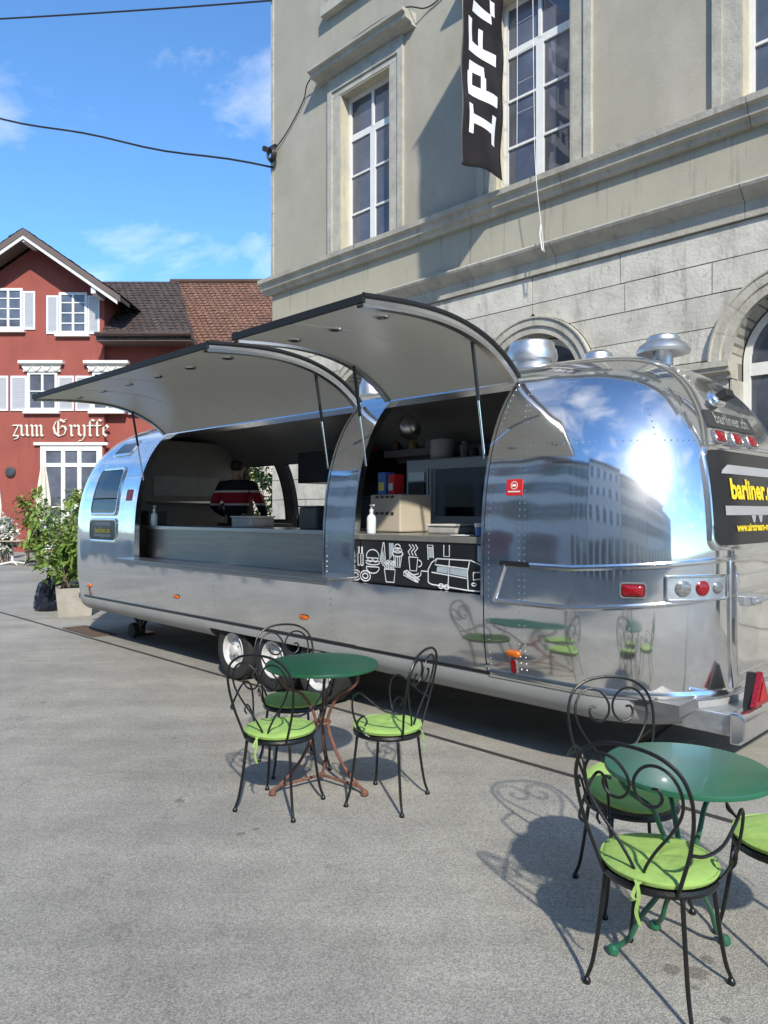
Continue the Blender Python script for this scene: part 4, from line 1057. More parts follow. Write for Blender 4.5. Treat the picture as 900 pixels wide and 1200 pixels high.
# --- raised hatches: the body panel turned up about its hinge
hD, hz = DC-sec(ZH)[0], ZH
ang = math.radians(-84.5)
def hatch_pt(z, off=0.0):
    D0 = DC-sec(z)[0]; e = .003
    d1, d0 = DC-sec(min(z+e, 2.7))[0], DC-sec(z-e)[0]
    tn = Vector((d1-d0, 2*e)).normalized(); nr = Vector((-tn.y, tn.x))
    x, y = D0-hD+nr.x*off, z-hz+nr.y*off
    return (hD+x*math.cos(ang)-y*math.sin(ang)-.01, hz+.03+x*math.sin(ang)+y*math.cos(ang))
zsh = [z for z in zl(Z1, ZH)]
zsh = [Z1] + [Z1+(1.7-Z1)*k/6 for k in range(1, 7)] + [z for z in zsh if z > 1.71]
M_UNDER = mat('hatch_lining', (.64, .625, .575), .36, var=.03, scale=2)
def hatch(sa, sb, nlights, label):
    ss = [sa+(sb-sa)*i/10 for i in range(11)]
    mb = MB(True); mb.grid([[(s_, *hatch_pt(z, .012)) for s_ in ss] for z in zsh]); h = mb.build('raised_hatch', M_ALU, T, smooth=True, label=label)
    mb = MB(True); mb.grid([[(s_, *hatch_pt(z, -.03)) for s_ in ss] for z in zsh]); mb.build('hatch_lining', M_UNDER, h, smooth=True)
    for s_ in (sa, sb):   # side edges
        mb = MB(True); mb.grid([[(s_, *hatch_pt(z, o)) for z in zsh] for o in (.012, -.03)]); mb.build('edge_trim', M_TRIM, h, smooth=True)
        sg = 1 if s_ == sa else -1
        mb = MB(True); mb.tube([(s_+sg*.004, *hatch_pt(z, .014)) for z in zsh], .016, 6); mb.build('rubber_seal', M_BLACK, h)
        mb = MB(True); mb.grid([[(s_-sg*w_, *hatch_pt(z, o)) for z in zsh] for w_, o in ((0, -.031), (0.0, -.05), (.05, -.05), (.055, -.031))]); mb.build('edge_rib', M_STEEL, h, smooth=True)
    mb = MB(True); mb.box((sa+.01, hatch_pt(Z1)[0]-.012, hatch_pt(Z1)[1]-.028), (sb-.01, hatch_pt(Z1)[0]+.012, hatch_pt(Z1)[1]+.018)); mb.build('rubber_edge', M_BLACK, h)
    for i in range(1, nlights//2+1):
        s_ = sa+(sb-sa)*i/(nlights//2+1); mb = MB(True); mb.grid([[(s_+w_, *hatch_pt(z, o)) for z in zsh] for w_, o in ((-.014, -.0302), (-.013, -.033), (.013, -.033), (.014, -.0302))]); mb.build('lining_seam', M_UNDER, h, smooth=True)
    mb = MB(True); mb.tube([(sa, hD-.01, hz+.035), (sb, hD-.01, hz+.035)], .022, 8); mb.build('hinge', M_STEEL, h)
    for i in range(nlights):
        s_ = sa+(sb-sa)*(i+.5)/nlights; P = hatch_pt(1.42, -.031)
        mb = MB(True); mb.lathe([(0, -.012), (.03, -.012), (.046, -.010), (.05, 0)], 14, (s_, P[0], P[1])); mb.build('spot_lamp', M_STEEL, h, smooth=True)
        mb = MB(True); mb.lathe([(0, -.0135), (.028, -.0135), (.028, -.011)], 12, (s_, P[0], P[1])); mb.build('spot_recess', M_BLACKP, h)
    for s_ in (sa-.06, sb+.06):
        P = hatch_pt(2.12, -.04); a = Vector((s_, 3.99, 1.98)); b = Vector((s_, P[0], P[1])); m_ = a.lerp(b, .5)
        mb = MB(True); mb.tube([m_, b], .013, 8); g = mb.build('gas_strut', M_BLACKP, h)
        mb = MB(True); mb.tube([a, m_], .008, 8); mb.build('rod', M_TRIM, g)
    return h
hatch(SL0, SL1, 6, 'long raised hatch over the wide serving counter'); hatch(SR0, SR1, 3, 'short raised hatch over the drawing covered counter')

# --- counters
mb = MB(True); mb.box((4.60, 4.07, 1.105), (8.0, 4.09, 1.425)); mb.build('counter_front', mat('dull_steel', (.36, .355, .345), .36, 1.0, var=.1, scale=2.5, stretch=(1, 1, 20)), T)
mb = MB(True); mb.box((4.50, 4.045, 1.427), (8.6, 4.66, 1.462)); mb.build('counter_top', M_STEEL, T, bevel=.004)
mb = MB(True); mb.box((4.33, 3.69, 1.082), (8.03, 4.069, 1.104)); mb.box((4.33, 3.686, 1.055), (8.03, 3.702, 1.081)); mb.build('serving_shelf', MATS['dull_steel'], T, bevel=.004)
mb = MB(True); mb.box((2.75, 3.955, 1.405), (4.63, 4.66, 1.45)); mb.build('counter_top', mat('dark_worktop', (.16, .155, .14), .25, var=.1), T, bevel=.004)
bb = MB(True).box((2.95, 3.965, 1.075), (4.33, 3.985, 1.404)).build('drawing_panel', mat('chalkboard_black', (.012, .012, .014), .35, var=.2), T)
# chalk drawings on the panel
M_CHALK = mat('chalk_line', (.68, .70, .72), .8); M_CHALKF = mat('chalk_fill', (.36, .42, .46), .8)
mb = MB(True); dep = [0]
def cf(x, y, k): return (4.28-x*1.28, 3.9645-.0004-.00005*k, 1.085+y*.31)     # x 0..1 across, y 0..1 up
def line(pts, wd=.011):
    P = [(x*1.28, y*.31) for x, y in pts]; dep[0] += 1
    ribbon(mb, P, wd*.75, lambda a, b, k: cf(a/1.28, b/.31, k), dep[0])
def arc(cx, cy, rx, ry, a0, a1, n=14): return [(cx+rx*math.cos(math.radians(a0+(a1-a0)*i/n)), cy+ry*math.sin(math.radians(a0+(a1-a0)*i/n))) for i in range(n+1)]
line(arc(.125, .62, .055, .17, 0, 180)+[(.07, .58), (.18, .58)]); line([(.065, .50), (.19, .50)]); line(arc(.125, .47, .06, .06, 180, 360)); line([(.07, .36)]+arc(.125, .34, .055, .14, 180, 360)+[(.18, .36), (.07, .36)]); line([(.08, .55), (.10, .47), (.125, .55), (.15, .47), (.17, .55)])
line([(.02, .38), (.02, .66), (.028, .7), (.028, .85)]); line([(.04, .38), (.04, .66), (.034, .7), (.034, .85)]); line([(.02, .38), (.04, .38)])
line(arc(.06, .12, .045, .13, 0, 360)); line(arc(.06, .12, .024, .065, 0, 360))
line([(.19, .55), (.215, .98), (.222, .98), (.235, .55), (.215, .4), (.19, .55)])
line([(.225, .33), (.24, .02), (.305, .02), (.315, .33), (.225, .33)])
for k in range(6): line([(.232+k*.014, .34), (.228+k*.015, .42+.07*(k % 3))], .014); line(arc(.24+k*.013, .47+.04*(k % 2), .012, .03, 0, 360, 8))
line([(.30, .72), (.315, .40), (.355, .40), (.37, .72)]); line(arc(.335, .72, .045, .07, 0, 360)); line(arc(.335, .80, .035, .06, 0, 360)); line(arc(.335, .89, .022, .06, 0, 360)); line([(.32, .42), (.318, .68)]); line([(.335, .42), (.335, .68)]); line([(.35, .42), (.352, .68)])
line([(.425, .66), (.435, .34), (.485, .34), (.495, .66), (.425, .66)]); line(arc(.50, .52, .025, .08, -90, 90)); line(arc(.46, .28, .06, .10, 160, 380)); line(arc(.46, .30, .04, .05, 180, 360))
for x in (.435, .46, .485): line([(x, .70), (x-.015, .78), (x+.01, .88), (x-.008, .96)], .012)
line([(.385, .30), (.41, .34), (.51, .14), (.485, .08), (.385, .22), (.385, .30)]); line([(.41, .34), (.41, .27), (.50, .07)]); line([(.385, .30), (.485, .12)])
line([(.575, .1), (.575, .40), (.60, .56), (.64, .66), (.88, .66), (.94, .58), (.985, .42), (.99, .0)]); line([(.575, .1), (.60, .06), (.86, -.0), (.99, -.0)]); line([(.60, .34), (.85, .26)]); line([(.64, .66), (.625, .52), (.86, .47)]); line([(.73, .66), (.72, .05)]); line([(.87, .64), (.855, .40), (.86, .02)]); line([(.895, .40), (.955, .42), (.96, .28), (.895, .24), (.895, .40)]); line(arc(.67, .04, .018, .05, 0, 360)); line(arc(.71, .03, .018, .05, 0, 360)); line(arc(.90, .14, .015, .03, 0, 360))
line([(.575, .62), (.57, .96), (.61, .96), (.615, .66)]); line([(.57, .90), (.61, .90)]); line([(.69, .98), (.69, .72), (.73, .72), (.73, .98)]); line([(.52, .35), (.575, .35)])
mb.build('chalk_drawing', M_CHALK, bb)
def fillp(pts):
    mb = MB(True); I = [mb.pt((4.28-x*1.28, 3.9648, 1.085+y*.31)) for x, y in pts]; mb.face(I); mb.build('chalk_patch', M_CHALKF, bb)
fillp([(.64, .48), (.635, .36), (.715, .33), (.72, .50)]); fillp([(.735, .50), (.73, .33), (.85, .29), (.855, .47)]); fillp([(.58, .66), (.575, .89), (.606, .89), (.61, .68)]); fillp([(.19, .57), (.213, .8), (.23, .57), (.215, .44)]); fillp([(.265, .55), (.262, .97), (.30, .97), (.305, .78), (.29, .66)]); fillp([(.415, .26), (.49, .10), (.505, .13), (.43, .31)]); fillp([(.92, .99), (.92, .66), (.975, .55), (.985, .99)])

# --- interior fittings
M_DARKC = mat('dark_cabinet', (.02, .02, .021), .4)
zp = [.57, 1.2, 1.6, 1.9, 2.1, 2.3, 2.45, 2.58]
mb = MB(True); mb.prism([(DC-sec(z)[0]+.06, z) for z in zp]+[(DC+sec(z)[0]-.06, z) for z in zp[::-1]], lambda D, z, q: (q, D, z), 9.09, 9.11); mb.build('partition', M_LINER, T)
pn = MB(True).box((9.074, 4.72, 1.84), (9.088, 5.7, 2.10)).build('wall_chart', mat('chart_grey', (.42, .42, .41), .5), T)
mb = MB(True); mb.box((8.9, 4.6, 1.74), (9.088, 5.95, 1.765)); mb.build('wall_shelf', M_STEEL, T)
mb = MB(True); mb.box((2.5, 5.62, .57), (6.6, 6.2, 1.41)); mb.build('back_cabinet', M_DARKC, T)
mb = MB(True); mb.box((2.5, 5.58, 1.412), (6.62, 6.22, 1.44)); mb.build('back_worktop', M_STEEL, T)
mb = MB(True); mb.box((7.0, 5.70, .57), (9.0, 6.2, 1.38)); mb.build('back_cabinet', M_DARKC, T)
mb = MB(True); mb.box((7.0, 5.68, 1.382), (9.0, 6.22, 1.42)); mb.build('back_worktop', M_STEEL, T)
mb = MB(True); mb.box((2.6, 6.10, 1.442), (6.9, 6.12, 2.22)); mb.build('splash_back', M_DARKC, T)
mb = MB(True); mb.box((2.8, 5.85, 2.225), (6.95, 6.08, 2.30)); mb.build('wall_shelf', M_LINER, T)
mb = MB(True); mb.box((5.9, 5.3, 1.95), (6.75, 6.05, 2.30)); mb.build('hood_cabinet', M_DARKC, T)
for k in range(5):
    mb = MB(True); s_ = 7.6-k*.72-.1; mb.lathe([(.045, .0), (.05, -.012), (.03, -.016), (0, -.016)], 12, (s_, 4.75, 2.655)); mb.build('ceiling_lamp', M_STEEL, T)
# ================================================================== LOOSE THINGS IN THE TRAILER
ov = thing('combi_oven', 'grey steel combi oven with dark glass door on the back worktop', 'oven', (4.65, 5.8, 1.441), True)
M_OVEN = mat('oven_steel', (.40, .40, .39), .35, .8, var=.05)
MB(True).box((5.22, 5.50, 1.47), (4.08, 6.07, 2.15)).build('body', M_OVEN, ov, bevel=.01)
MB(True).box((5.18, 5.485, 1.52), (4.96, 5.499, 1.92)).build('control_panel', M_BLACKP, ov)
MB(True).box((5.18, 5.485, 1.935), (4.96, 5.499, 2.02)).build('badge_strip', M_STEEL, ov)
dr_ = MB(True).box((4.92, 5.475, 1.50), (4.12, 5.499, 2.13)).build('door', M_OVEN, ov)
MB(True).box((4.80, 5.468, 1.58), (4.16, 5.474, 2.04)).build('pane', M_TINT, dr_)
mb = MB(True); mb.tube([(4.87, 5.44, 1.55), (4.87, 5.44, 2.05)], .013, 8); mb.build('handle', M_STEEL, dr_)
for s_ in (5.1, 4.2):
    MB(True).box((s_-.03, 5.55, 1.4405), (s_+.03, 6.0, 1.4695)).build('foot', M_BLACK, ov)
mb = MB(True); mb.lathe([(0, 2.152), (.115, 2.152), (.12, 2.17), (.12, 2.35), (.11, 2.36), (0, 2.36)], 24, (4.93, 5.72, 0))
solo(mb, 'canister', M_WHITE, 'white round canister standing on top of the oven', 'canister', (4.93, 5.72, 2.152), True, smooth=True)
for s_, c_, l_ in ((4.66, (.3, .28, .25), 'tall pale jar'), (4.54, (.08, .08, .08), 'short dark jar'), (4.42, (.35, .35, .33), 'grey jar')):
    mb = MB(True); h = {'t': .17, 's': .10, 'g': .13}[l_[0]]; mb.lathe([(0, 2.152), (.045, 2.152), (.045, 2.152+h*.8), (.03, 2.152+h*.88), (.035, 2.152+h), (0, 2.153+h)], 14, (s_, 5.75, 0))
    solo(mb, 'jar', mat('jar_'+l_[0], c_, .3), l_+' on top of the oven beside the white canister', 'jar', (s_, 5.75, 2.152), True, 'jars on the oven', smooth=True)
mb = MB(True); mb.lathe([(.005, -.10), (.06, -.095), (.11, -.06), (.135, 0), (.13, .0), (.10, -.055), (.05, -.085), (.004, -.09)], 24, (5.02, 5.35, 2.46), Matrix.Rotation(-1.2, 3, 'X'))
solo(mb, 'steel_bowl', M_STEEL, 'round steel bowl hung up below the trailer ceiling', 'bowl', (5.02, 5.35, 2.46), True, smooth=True)
tb_ = thing('toaster', 'beige metal box toaster on the counter beside the pillar', 'toaster', (4.34, 4.5, 1.451), True)
MB(True).box((4.52, 4.32, 1.455), (4.17, 4.70, 1.765)).build('body', mat('beige_enamel', (.50, .44, .35), .45, var=.05), tb_, bevel=.012)
MB(True).box((4.525, 4.35, 1.48), (4.535, 4.67, 1.74)).build('side_panel', M_BLACKP, tb_)
for r_ in (1.735, 1.60):
    for k in range(4): MB(True).box((4.45-k*.06, 4.312, r_), (4.42-k*.06, 4.319, r_+.018)).build('vent_slot', M_DARKC, tb_)
for s_, w_, h_, c_, l_ in ((4.455, .09, .19, (.05, .16, .55), 'blue and yellow packet'), (4.345, .07, .17, (.5, .02, .02), 'red packet')):
    p_ = thing('food_packet', l_+' standing on top of the beige toaster', 'packet', (s_, 4.45, 1.766), True)
    MB(True).box((s_-w_/2, 4.39, 1.7665), (s_+w_/2, 4.51, 1.7665+h_)).build('carton', mat('packet_'+l_[0], c_, .4), p_, bevel=.006)
    MB(True).box((s_-w_*.35, 4.386, 1.80), (s_+w_*.35, 4.389, 1.7665+h_*.55)).build('printed_label', mat('packet_label_'+l_[0], (.7, .6, .1) if l_[0] == 'b' else (.6, .6, .6), .5), p_)
def bottle(s_, D_, z_, lab):
    b = thing('pump_bottle', lab, 'bottle', (s_, D_, z_), True, 'hand sanitiser bottles')
    mb = MB(True); mb.lathe([(0, z_), (.034, z_), (.037, z_+.01), (.037, z_+.12), (.03, z_+.14), (.014, z_+.15), (.014, z_+.165), (0, z_+.166)], 18, (s_, D_, 0)); mb.build('body', mat('clear_gel', (.66, .72, .74), .12, var=.03), b, smooth=True)
    mb = MB(True); mb.lathe([(.015, z_+.1665), (.017, z_+.19), (.006, z_+.195), (.006, z_+.215), (0, z_+.216)], 10, (s_, D_, 0)); mb.box((s_-.03, D_-.009, z_+.2155), (s_+.012, D_+.009, z_+.23)); mb.build('pump', M_WHITE, b)
    mb = MB(True); mb.grid([[(s_+.0375*math.cos(a*.2+4.0), D_+.0375*math.sin(a*.2+4.0), z) for a in range(9)] for z in (z_+.03, z_+.10)]); mb.build('paper_label', M_WHITE, b)
bottle(4.235, 4.06, 1.451, 'clear pump bottle of gel on the counter before the beige toaster')
bottle(7.93, 4.13, 1.463, 'clear pump bottle at the front end of the long steel counter')
cp = thing('drink_cup', 'small white and blue cup at the end of the dark counter', 'cup', (3.19, 4.10, 1.451), True)
mb = MB(True); mb.lathe([(0, 1.456), (.026, 1.456), (.033, 1.54), (.030, 1.54), (.024, 1.46), (0, 1.46)], 16, (3.19, 4.10, 0)); mb.build('body', mat('cup_blue', (.10, .22, .5), .4), cp, smooth=True)
mb = MB(True); mb.lathe([(.0336, 1.515), (.0345, 1.542), (.031, 1.543)], 16, (3.19, 4.10, 0)); mb.build('rim', M_WHITE, cp, smooth=True)
mb = MB(True); mb.lathe([(0, 1.4505), (.07, 1.4505), (.09, 1.456), (.088, 1.4585), (.0, 1.4535)], 20, (3.33, 4.08, 0))
solo(mb, 'paper_plate', M_WHITE, 'white paper plate lying beside the blue cup on the counter', 'plate', (3.33, 4.08, 1.4505), True)
mb = MB(True); mb.box((7.55, 5.72, 1.421), (8.25, 6.0, 1.47)); solo(mb, 'chopping_board', mat('board_beech', (.45, .40, .30), .6), 'pale chopping board on the back worktop by the window', 'board', (7.9, 5.86, 1.421), True, bevel=.006)
tp = thing('sink_tap', 'black curved tap over the sink behind the steel counter', 'tap', (8.75, 5.35, 1.42), True)
mb = MB(True); mb.tube(catmull([(8.75, 5.75, 1.42), (8.75, 5.75, 1.65), (8.75, 5.70, 1.73), (8.75, 5.60, 1.74), (8.75, 5.52, 1.66)], 5), .016, 8); mb.build('spout', M_BLACKP, tp, smooth=True)
mb = MB(True); mb.tube([(8.75, 5.75, 1.52), (8.68, 5.72, 1.56)], .01, 6); mb.build('lever', M_BLACKP, tp)
mb = MB(True); mb.box((5.95, 5.5, 2.302), (6.25, 5.8, 2.36)); solo(mb, 'red_box', mat('box_red', (.35, .02, .02), .5), 'flat red box lying on top of the dark hood cabinet', 'box', (6.1, 5.65, 2.302), True, bevel=.004)
for k, (s_, h_) in enumerate(((7.45, .22), (7.35, .17))):
    mb = MB(True); mb.lathe([(0, 1.421), (.035, 1.421), (.035, 1.421+h_*.65), (.014, 1.421+h_*.8), (.014, 1.421+h_), (0, 1.422+h_)], 14, (s_, 5.8, 0))
    solo(mb, 'sauce_bottle', mat('sauce_%d' % k, ((.25, .25, .24), (.06, .06, .05))[k], .3), ('taller grey', 'shorter dark')[k]+' sauce bottle on the back worktop between the windows', 'bottle', (s_, 5.8, 1.421), True, 'sauce bottles', smooth=True)

for k, (s_, D_, w_, dd, h_, c_, nm, lab) in enumerate((
    (6.35, 4.40, .34, .30, .10, (.30, .30, .29), 'food_tray', 'shallow steel tray on the long counter below the dark hood'),
    (5.35, 4.42, .26, .22, .20, (.06, .055, .05), 'coffee_grinder', 'squat black grinder on the long counter close to the pillar'),
    (8.45, 4.40, .22, .25, .16, (.10, .10, .10), 'storage_box', 'dark storage box at the nose end of the long counter'),
    (3.72, 4.45, .30, .28, .06, (.42, .41, .38), 'food_tray', 'pale tray in the middle of the dark worktop counter'),
    (6.0, 5.80, .30, .3, .34, (.035, .035, .036), 'coffee_machine', 'black coffee machine on the back worktop under the hood'),
    (5.50, 5.85, .22, .2, .28, (.28, .27, .25), 'storage_box', 'grey tall box on the back worktop beside the oven'))):
    z_ = (1.4625 if s_ > 4.5 else 1.4505) if D_ < 5 else 1.4405
    q = thing(nm, lab, nm.replace('_', ' '), (s_, D_, z_), True)
    MB(True).box((s_-w_/2, D_-dd/2, z_), (s_+w_/2, D_+dd/2, z_+h_)).build('body', mat('clutter_%d' % k, c_, .35), q, bevel=.015)
    MB(True).box((s_-w_/2-.008, D_-dd/2-.008, z_+h_+.0005), (s_+w_/2+.008, D_+dd/2+.008, z_+h_+.016)).build('lid', mat('clutter_lid_%d' % k, tuple(min(1, x*1.5+.02) for x in c_), .3), q, bevel=.004)
for k, (s_, r_, h_, c_) in enumerate(((3.2, .05, .2, (.35, .1, .05)), (3.4, .045, .24, (.4, .38, .3)), (3.62, .05, .16, (.1, .2, .1)), (5.3, .05, .22, (.3, .3, .32)), (5.55, .045, .18, (.45, .35, .1)), (5.8, .05, .2, (.15, .08, .05)))):
    h_ *= .55
    mb = MB(True); mb.lathe([(0, 2.301), (r_, 2.301), (r_, 2.301+h_*.8), (r_*.6, 2.301+h_*.9), (r_*.65, 2.301+h_), (0, 2.302+h_)], 14, (s_, 5.95, 0))
    solo(mb, 'jar', mat('shelf_jar_%d' % k, c_, .3), ('small rust red', 'pale', 'small green', 'grey', 'mustard', 'brown')[k]+' jar standing on the wall shelf below the trailer ceiling', 'jar', (s_, 5.95, 2.301), True, 'jars on the wall shelf', smooth=True)
# --- person inside, seen from behind
def skin(name, vs, es, m, parent, sub=2, root=0):
    me = bpy.data.meshes.new(name); me.from_pydata([v[0] for v in vs], es, []); me.materials.append(m)
    o = bpy.data.objects.new(name, me); col.objects.link(o); o.parent = parent
    md = o.modifiers.new('skin', 'SKIN'); md.use_smooth_shade = True
    for i, v in enumerate(vs):
        r = v[1] if isinstance(v[1], tuple) else (v[1], v[1]); me.skin_vertices[0].data[i].radius = r; me.skin_vertices[0].data[i].use_root = (i == root)
    ss = o.modifiers.new('sub', 'SUBSURF'); ss.levels = sub; ss.render_levels = sub
    return o
M_SKIN = mat('skin', (.45, .28, .2), .55, var=.06); M_HAIR = mat('dark_hair', (.02, .016, .013), .6, var=.3, scale=40)
M_TROU = mat('dark_trousers', (.03, .032, .04), .8)
M_SWEAT = mat('striped_sweater', (.02, .02, .024), .85)
t_, b_ = nodes_of(M_SWEAT)
tcn = t_.nodes.new('ShaderNodeTexCoord'); sx = t_.nodes.new('ShaderNodeSeparateXYZ'); t_.links.new(tcn.outputs['Object'], sx.inputs[0])
mrn = t_.nodes.new('ShaderNodeMapRange'); mrn.inputs['From Min'].default_value = 1.0; mrn.inputs['From Max'].default_value = 1.5; t_.links.new(sx.outputs['Z'], mrn.inputs['Value'])
crn = t_.nodes.new('ShaderNodeValToRGB'); crn.color_ramp.interpolation = 'CONSTANT'; t_.links.new(mrn.outputs[0], crn.inputs[0])
crn.color_ramp.elements[0].color = (.015, .015, .02, 1); crn.color_ramp.elements[1].position = .28; crn.color_ramp.elements[1].color = (.75, .72, .72, 1)
for p_, c_ in ((.33, (.42, .012, .03)), (.60, (.75, .72, .72)), (.65, (.015, .015, .02))):
    e_ = crn.color_ramp.elements.new(p_); e_.color = (*c_, 1)
t_.links.new(crn.outputs[0], b_.inputs['Base Color'])
ps = thing('person', 'person in dark sweater with a red and white chest stripe working behind the counter', 'person', (7.85, 5.2, .561), True)
ps.rotation_euler = (0, 0, -.25)
B_ = [((0, 0, .93), (.15, .11)), ((0, -.01, 1.12), (.13, .10)), ((0, 0, 1.33), (.16, .115)), ((0, .01, 1.45), (.07, .06)), ((0, .02, 1.52), (.055, .055)), ((0, .03, 1.60), (.082, .098)), ((0, .03, 1.68), (.07, .085)),
      ((.20, 0, 1.39), .065), ((.325, .0, 1.13), .045), ((.26, .28, 1.0), .036), ((.17, .36, .99), (.042, .022)), ((-.20, 0, 1.39), .065), ((-.325, .0, 1.13), .045), ((-.26, .28, 1.0), .036), ((-.17, .36, .99), (.042, .022)),
      ((.10, 0, .85), .09), ((.11, .02, .48), .06), ((.11, -.02, .08), .045), ((.11, .12, .035), .035), ((-.10, 0, .85), .09), ((-.11, .02, .48), .06), ((-.11, -.02, .08), .045), ((-.11, .12, .035), .035)]
E_ = [(0, 1), (1, 2), (2, 3), (3, 4), (4, 5), (5, 6), (2, 7), (7, 8), (8, 9), (9, 10), (2, 11), (11, 12), (12, 13), (13, 14), (0, 15), (15, 16), (16, 17), (17, 18), (0, 19), (19, 20), (20, 21), (21, 22)]
for sg, wr in ((1, 10), (-1, 14)):
    for k in range(4):
        x0 = sg*.17+(k-1.5)*.022; n0 = len(B_); L_ = (.07, .08, .078, .06)[k]
        B_.append(((x0, .40, .985), .0095)); B_.append(((x0, .40+L_*.6, .975), .0085)); B_.append(((x0, .40+L_, .95), .007)); E_ += [(wr, n0), (n0, n0+1), (n0+1, n0+2)]
    n0 = len(B_); B_.append(((sg*.17-sg*.05, .37, .985), .011)); B_.append(((sg*.17-sg*.065, .42, .97), .009)); E_ += [(wr, n0), (n0, n0+1)]
skin('body', B_, E_, M_SKIN, ps)
SW = [((0, 0, .82), (.165, .125)), ((0, -.01, 1.10), (.15, .11)), ((0, 0, 1.32), (.17, .12)), ((0, .01, 1.455), (.115, .10)), ((.205, 0, 1.385), .075), ((.325, .0, 1.13), .058), ((.27, .24, 1.02), .045), ((-.205, 0, 1.385), .075), ((-.325, .0, 1.13), .058), ((-.27, .24, 1.02), .045)]
skin('sweater', SW, [(0, 1), (1, 2), (2, 3), (2, 4), (4, 5), (5, 6), (2, 7), (7, 8), (8, 9)], M_SWEAT, ps)
TR = [((0, 0, .93), (.17, .13)), ((.10, 0, .84), .105), ((.11, .02, .48), .078), ((.11, -.02, .10), .065), ((-.10, 0, .84), .105), ((-.11, .02, .48), .078), ((-.11, -.02, .10), .065)]
skin('trousers', TR, [(0, 1), (1, 2), (2, 3), (0, 4), (4, 5), (5, 6)], M_TROU, ps)
skin('hair', [((0, -.005, 1.55), (.07, .06)), ((0, .0, 1.64), (.094, .098)), ((0, .02, 1.70), (.07, .08))], [(0, 1), (1, 2)], M_HAIR, ps)
mb = MB(); mb.lathe([(0, .012), (.012, .008), (.018, -.01), (0, -.025)], 8, (0, .135, 1.60)); o = mb.build('nose', M_SKIN, None, smooth=True); o.parent = ps
for sg in (-1, 1):
    mb = MB(); mb.lathe([(0, -.03), (.012, -.02), (.015, .01), (0, .03)], 8, (sg*.088, .03, 1.60)); o = mb.build('ear', M_SKIN, None, smooth=True); o.parent = ps
    mb = MB(); mb.lathe([(0, -.008), (.012, 0), (0, .008)], 8, (sg*.03, .122, 1.63)); o = mb.build('eye', M_BLACKP, None, smooth=True); o.parent = ps
mb = MB(); mb.box((-.022, .118, 1.553), (.022, .130, 1.561)); o = mb.build('mouth', mat('lips', (.3, .12, .1), .5), None); o.parent = ps

# ================================================================== BISTRO CHAIRS AND TABLES
M_IRON = mat('black_iron', (.006, .006, .006), .36, var=.3, scale=30, bump=.1, bscale=120)
M_LIME = mat('lime_cushion', (.27, .42, .105), .88, var=.10, scale=6, bump=.5, bscale=14)
M_GRN = mat('green_enamel', (.014, .125, .062), .33, c2=(.02, .10, .052), scale=7, ramp=(.3, .7), coat=.2, rvar=.08)
M_GRND = mat('dark_green_enamel', (.008, .088, .036), .36, c2=(.012, .07, .032), scale=7, ramp=(.3, .7), coat=.15, rvar=.08)
M_RUSTL = mat('rusty_leg', (.22, .085, .05), .75, c2=(.09, .045, .035), scale=24, ramp=(.3, .7), bump=.2, bscale=90)
for m_ in (M_GRN, M_GRND): streaks(m_, (.22, .27, .22), .8, (28, 28, 28), .66, .70); streaks(m_, (.05, .07, .05), .5, (5, 5, 5), .55, .7)
ZS = .405; RS = .192
def chair_proto():
    c = thing('bistro_chair', '', 'chair', (0, 0, 0))
    mb = MB(); mb.lathe([(0, ZS-.004), (RS-.012, ZS-.006), (RS-.004, ZS-.02), (RS, ZS-.02), (RS+.004, ZS-.008), (RS, ZS+.004), (RS-.02, ZS+.002), (0, ZS)], 40); mb.build('seat', M_IRON, c, smooth=True)
    yb = lambda z: -.150-(z-.40)*.19
    half_ = [(.125, .395), (.150, .47), (.178, .56), (.196, .66), (.195, .745), (.165, .815), (.095, .858), (0, .870)]
    P = [(x, yb(z), z) for x, z in half_] + [(-x, yb(z), z) for x, z in half_[-2::-1]]
    mb = MB(); mb.tube(catmull(P, 4), .0068, 8); mb.build('back_frame', M_IRON, c, smooth=True)
    for sg in (-1, 1):
        Q = [(.012, .40), (.02, .45), (.062, .525), (.120, .605), (.160, .68), (.165, .745), (.138, .80), (.092, .822), (.045, .808), (.011, .762), (.012, .715), (.040, .683), (.078, .684), (.100, .712), (.092, .742), (.070, .742)]
        mb = MB(); mb.tube(catmull([(sg*x, yb(z)+.004, z) for x, z in Q], 5), .0055, 7); mb.build('back_scroll', M_IRON, c, smooth=True)
        A = [(.176, yb(.555), .555), (.215, -.155, .556), (.243, -.085, .575), (.255, -.01, .625), (.253, .045, .652), (.247, .085, .628), (.238, .098, .565), (.226, .085, .49), (.205, .055, .43), (.190, .02, .405)]
        mb = MB(); mb.tube(catmull([(sg*x, y, z) for x, y, z in A], 4), .0058, 7); ar = mb.build('arm', M_IRON, c, smooth=True)
        Sp = [(.205, .055, .43), (.225, .075, .455), (.234, .062, .50), (.236, .03, .525), (.235, .01, .50), (.232, .025, .475)]
        mb = MB(); mb.tube(catmull([(sg*x, y, z) for x, y, z in Sp], 4), .005, 6); mb.build('arm_scroll', M_IRON, ar, smooth=True)
        for fy in (-1, 1):
            d = Vector((sg*.74, fy*.67 if fy > 0 else -.70)).normalized()
            L = [(.150, .398), (.180, .380), (.188, .33), (.205, .20), (.226, .08), (.246, .022)]
            mb = MB(); mb.tube(catmull([(d.x*r, d.y*r, z) for r, z in L], 4), lambda t: .0092-.002*t, 8); lg = mb.build('leg', M_IRON, c, smooth=True)
            mb = MB(); mb.lathe([(0, 0), (.0125, 0), (.0145, .006), (.012, .016), (.007, .022), (0, .022)], 12, (d.x*.247, d.y*.247, 0)); mb.build('foot', M_IRON, lg, smooth=True)
    return c
